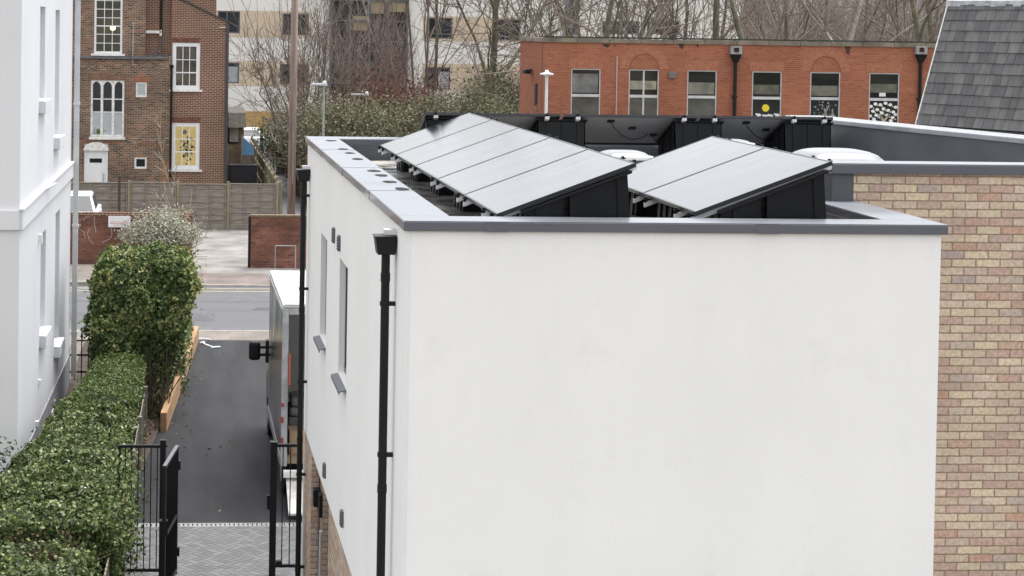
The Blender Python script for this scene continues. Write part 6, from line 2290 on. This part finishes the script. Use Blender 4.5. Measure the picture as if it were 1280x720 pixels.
# the wooded rise behind everything on the right
v, f = [], []
nx_, ny_ = 60, 14
for j in range(ny_):
    for i in range(nx_):
        x, y = -200 + i * 10.0, 150 + j * 12.0
        h = 24 * (1 / (1 + math.exp(-(x - 42) / 9))) * (1 - math.exp(-j / 3.0)) + .8 * math.sin(i * 1.3 + j)
        v.append((x, y, max(-.4, h) if j else -.4))
for j in range(ny_ - 1):
    for i in range(nx_ - 1):
        q = j * nx_ + i
        f.append((q, q + 1, q + nx_ + 1, q + nx_))
structure(MB().add(v, f).build('hillside', plain('leaf_strewn_bank', (.21, .18, .155), .95, 0, .4, .35), smooth=True))
segs = []
for k in range(3600):
    x, y = rng.uniform(38, 92), rng.uniform(128, 152)
    p = np.array((x, y, rng.uniform(0, 5.5)))
    d = np.array((rng.normal(0, .22), rng.normal(0, .15), 1.0))
    r0 = rng.uniform(.018, .05)
    for s in range(4):
        q = p + d / np.linalg.norm(d) * rng.uniform(1.4, 2.6)
        segs.append((p, q, r0, r0 * .72))
        for _ in range(3):
            e = p + (q - p) * rng.uniform(0, 1)
            segs.append((e, e + np.array((rng.normal(0, .5), rng.normal(0, .4), rng.uniform(.3, 1.2))), r0 * .5, r0 * .25))
        p, r0 = q, r0 * .72
        d = d + rng.normal(0, .16, 3)
o_ = seg_mesh('woodland', segs, plain('woodland_twigs', (.27, .235, .21), .95, 0, .35, .6), None, 3, .016)
tag(o_, 'far grey brown mass of bare woodland twigs behind the brick hall', 'woodland', None, 'stuff')

# bare trees behind the brick hall
BARK_GREEN = plain('mossy_grey_bark', (.18, .165, .115), .9, 0, .35, 4)
BARK_PALE = plain('pale_birch_bark', (.46, .42, .36), .8, 0, .35, 5)
specs = [  # px, Y, lean, height, radius, seed, bark, twig, words
    (742, 86, (-.32, 0), 13, .20, 101, BARK_GREEN, TWIG, 'leaning left over the coping, nearest the white far wall'),
    (752, 88, (.02, 0), 14, .17, 102, BARK_GREEN, TWIG, 'upright trunk just right of the left leaning one'),
    (770, 85, (.22, 0), 14, .20, 103, BARK_GREEN, TWIG, 'leaning right above the second hall window'),
    (688, 90, (-.05, 0), 12, .10, 104, BARK, TWIG, 'slender, above the left end of the hall'),
    (838, 92, (-.1, .1), 12.5, .16, 105, BARK, TWIG, 'dark and twiggy, above the third hall window'),
    (912, 88, (-.42, 0), 14, .22, 106, BARK_GREEN, TWIG, 'leaning hard left above the first drainpipe'),
    (925, 90, (.10, 0), 15, .24, 107, BARK, TWIG, 'thick stem right of the first drainpipe'),
    (975, 93, (-.2, 0), 14, .15, 108, BARK, TWIG, 'above the window with the yellow paper sun'),
    (1033, 92, (.06, 0), 14, .14, 109, BARK_PALE, TWIG, 'with pale birch trunk above the fifth hall window'),
    (1052, 90, (.35, 0), 14, .13, 110, BARK, TWIG, 'slanting right from beside the pale birch'),
    (1130, 94, (-.3, 0), 13, .13, 111, BARK, TWIG, 'slanting left above the last hall window'),
    (1147, 90, (-.02, 0), 15, .21, 112, BARK_GREEN, TWIG, 'tall and upright above the second drainpipe'),
    (1160, 91, (.08, 0), 15, .20, 113, BARK_GREEN, TWIG, 'upright, closest to the slate roof'),
    (880, 100, (.05, 0), 14, .14, 114, BARK, TWIG, 'far back, right of the distant long windows'),
    (1000, 102, (0, 0), 15, .15, 115, BARK, TWIG, 'far back, above the middle of the hall'),
    (1090, 103, (.1, 0), 15, .15, 116, BARK, TWIG, 'far back, between the birch and the two tall trunks'),
]
for k_, (px, Y, lean, H_, R_, sd, bk, tg_, txt) in enumerate(specs):
    x = at_y(px, 52, Y)[0] - lean[0] * 6.3
    bare_tree('bare winter tree ' + txt, (x, Y, 0), H_, R_, sd, lean, 3 if k_ < 3 else 4, (4, 6) if k_ < 3 else (3, 4), .8, .07, bk, tg_, .014, 'bare winter trees behind the brick hall', .62 if lean[0] < .3 else .7, wander=.10)

# trees and shrubs left of the hall
bx = at_y(392, 150, 90)[0]
bare_tree('wide fan of bare stems rising behind the telegraph pole', (bx, 90, 0), 8.8, .07, 201, (0, 0), 3, (3, 4), .6, .10, TWIG, TWIG, .009, 'bare winter trees left of the hall', .55, 'multi_stem_tree', 11, .08)
bx = at_y(378, 150, 93)[0]
bare_tree('bare tree with long arching branches over the far white car', (bx, 93, 0), 7.5, .10, 207, (-.3, 0), 4, (3, 4), .9, .02, BARK, TWIG, .011, 'bare winter trees left of the hall', .5)
bx = at_y(470, 150, 92)[0]
bare_tree('dense upright purple brown thicket before the dark glazed tower', (bx, 92, 0), 7.8, .06, 202, (0, 0), 3, (3, 4), .6, .15, TWIG_RED, plain('purple_brown_twigs', (.27, .21, .19), .9, 0, .3, 2), .009, 'bare winter trees left of the hall', .5, 'multi_stem_tree', 13, .09)
bx = at_y(523, 100, 92)[0]
bare_tree('slim grey bare tree with several stems beside the glazed tower', (bx, 92, 0), 13.5, .10, 203, (0, 0), 3, (3, 5), .5, .12, BARK, TWIG, .011, 'bare winter trees left of the hall', .7, 'multi_stem_tree', 4, .06)
bx = at_y(562, 110, 88)[0]
iv_, gi = bare_tree('ivy clad bare tree with curving trunk left of the brick hall', (bx, 88, 0), 14, .22, 231, (.10, 0), 4, (3, 4), .8, .07, BARK_GREEN, BARK, .013, 'bare winter trees left of the hall', .66, wander=.10)
P = []
for (a, b, ra_0, rb_0) in gi.seg[0]:
    for u in rng.uniform(0, 1, 170):
        q = a + (b - a) * u
        if q[2] < 8.0:
            P.append(q + rng.normal(0, .17 + .16 * (q[2] < 5.6), 3))
P = np.array(P)
leaf_mesh('ivy', P, P - np.array((bx, 88, 4)), .13, LEAF_DEEP, iv_)
bx = at_y(600, 100, 93)[0]
bare_tree('slender bare tree between ivy clad trunk and hall corner', (bx, 93, 0), 12, .09, 205, (.2, 0), 4, (3, 4), .9, .06, BARK, TWIG, .010, 'bare winter trees left of the hall', .55)
bx = at_y(648, 60, 91)[0]
bare_tree('bare tree whose branches cross the white wall at the hall corner', (bx, 91, 0), 12.5, .12, 206, (-.12, 0), 4, (3, 4), .95, .04, BARK, TWIG, .012, 'bare winter trees left of the hall', .6)


def sh(label, px, ptop, Y, wpx, seed, **k):
    x = at_y(px, 150, Y)[0]
    h = at_y(px, ptop, Y)[2]
    return shrub(label, (x, Y, 0), wpx * Y / FOCAL, k.pop('d', 3.2), h, seed, **k)


LO = dict(leaf=LEAF_OLIVE, nleaf=13000, lsize=.115, stems=70)
sh('olive green shrub at the left, beside the grey green lamp post', 418, 119, 83, 75, 301, **LO)
sh('broad olive shrub around the half hidden street lamp head', 470, 121, 82, 90, 302, **{**LO, 'nleaf': 17000})
sh('olive shrub between the russet seed heads and the ivy clad tree', 530, 113, 83, 80, 303, **LO)
sh('grey green shrub at the foot of the ivy clad tree', 580, 108, 84, 80, 304, **LO)
sh('ragged pale green shrub next to the hall corner', 632, 115, 82, 80, 305, **LO)
sh('scrub filling the gap between telegraph pole and lamp post', 384, 112, 86, 62, 306, leaf=LEAF_OLIVE, nleaf=4200, lsize=.11, stems=80)
sh('dark conifer like bush behind the telegraph pole', 350, 138, 99, 24, 307, leaf=LEAF_DEEP, nleaf=3200, lsize=.16, stems=30)
sh('russet red thicket of dead seed heads below the glazed tower', 485, 86, 87, 130, 308, leaf=LEAF_DOCK, nleaf=7500, lsize=.12, stems=190, twig=TWIG_RED, d=2.5)
sh('smaller russet thicket beside the slim grey tree', 543, 92, 87.5, 60, 309, leaf=LEAF_DOCK, nleaf=2600, lsize=.12, stems=80, twig=TWIG_RED, d=2.5)
sh('tall dry straw coloured grass clump left of the hall', 606, 78, 86, 52, 310, twig=TWIG_PALE, stems=230, thick=.016)
sh('dry pale stems against the orange hall corner', 645, 76, 86.5, 30, 311, twig=TWIG_PALE, stems=120, thick=.016)
sh('upright dark green ivy column before the pale dry stems', 628, 80, 85.5, 20, 312, leaf=LEAF_DEEP, nleaf=3000, lsize=.15, stems=24, d=.8)
sh('sparse weed sprays growing before the hall side wall', 668, 132, 68.3, 36, 314, leaf=LEAF_BROWN, nleaf=300, lsize=.12, stems=26, d=.8, thick=.012)
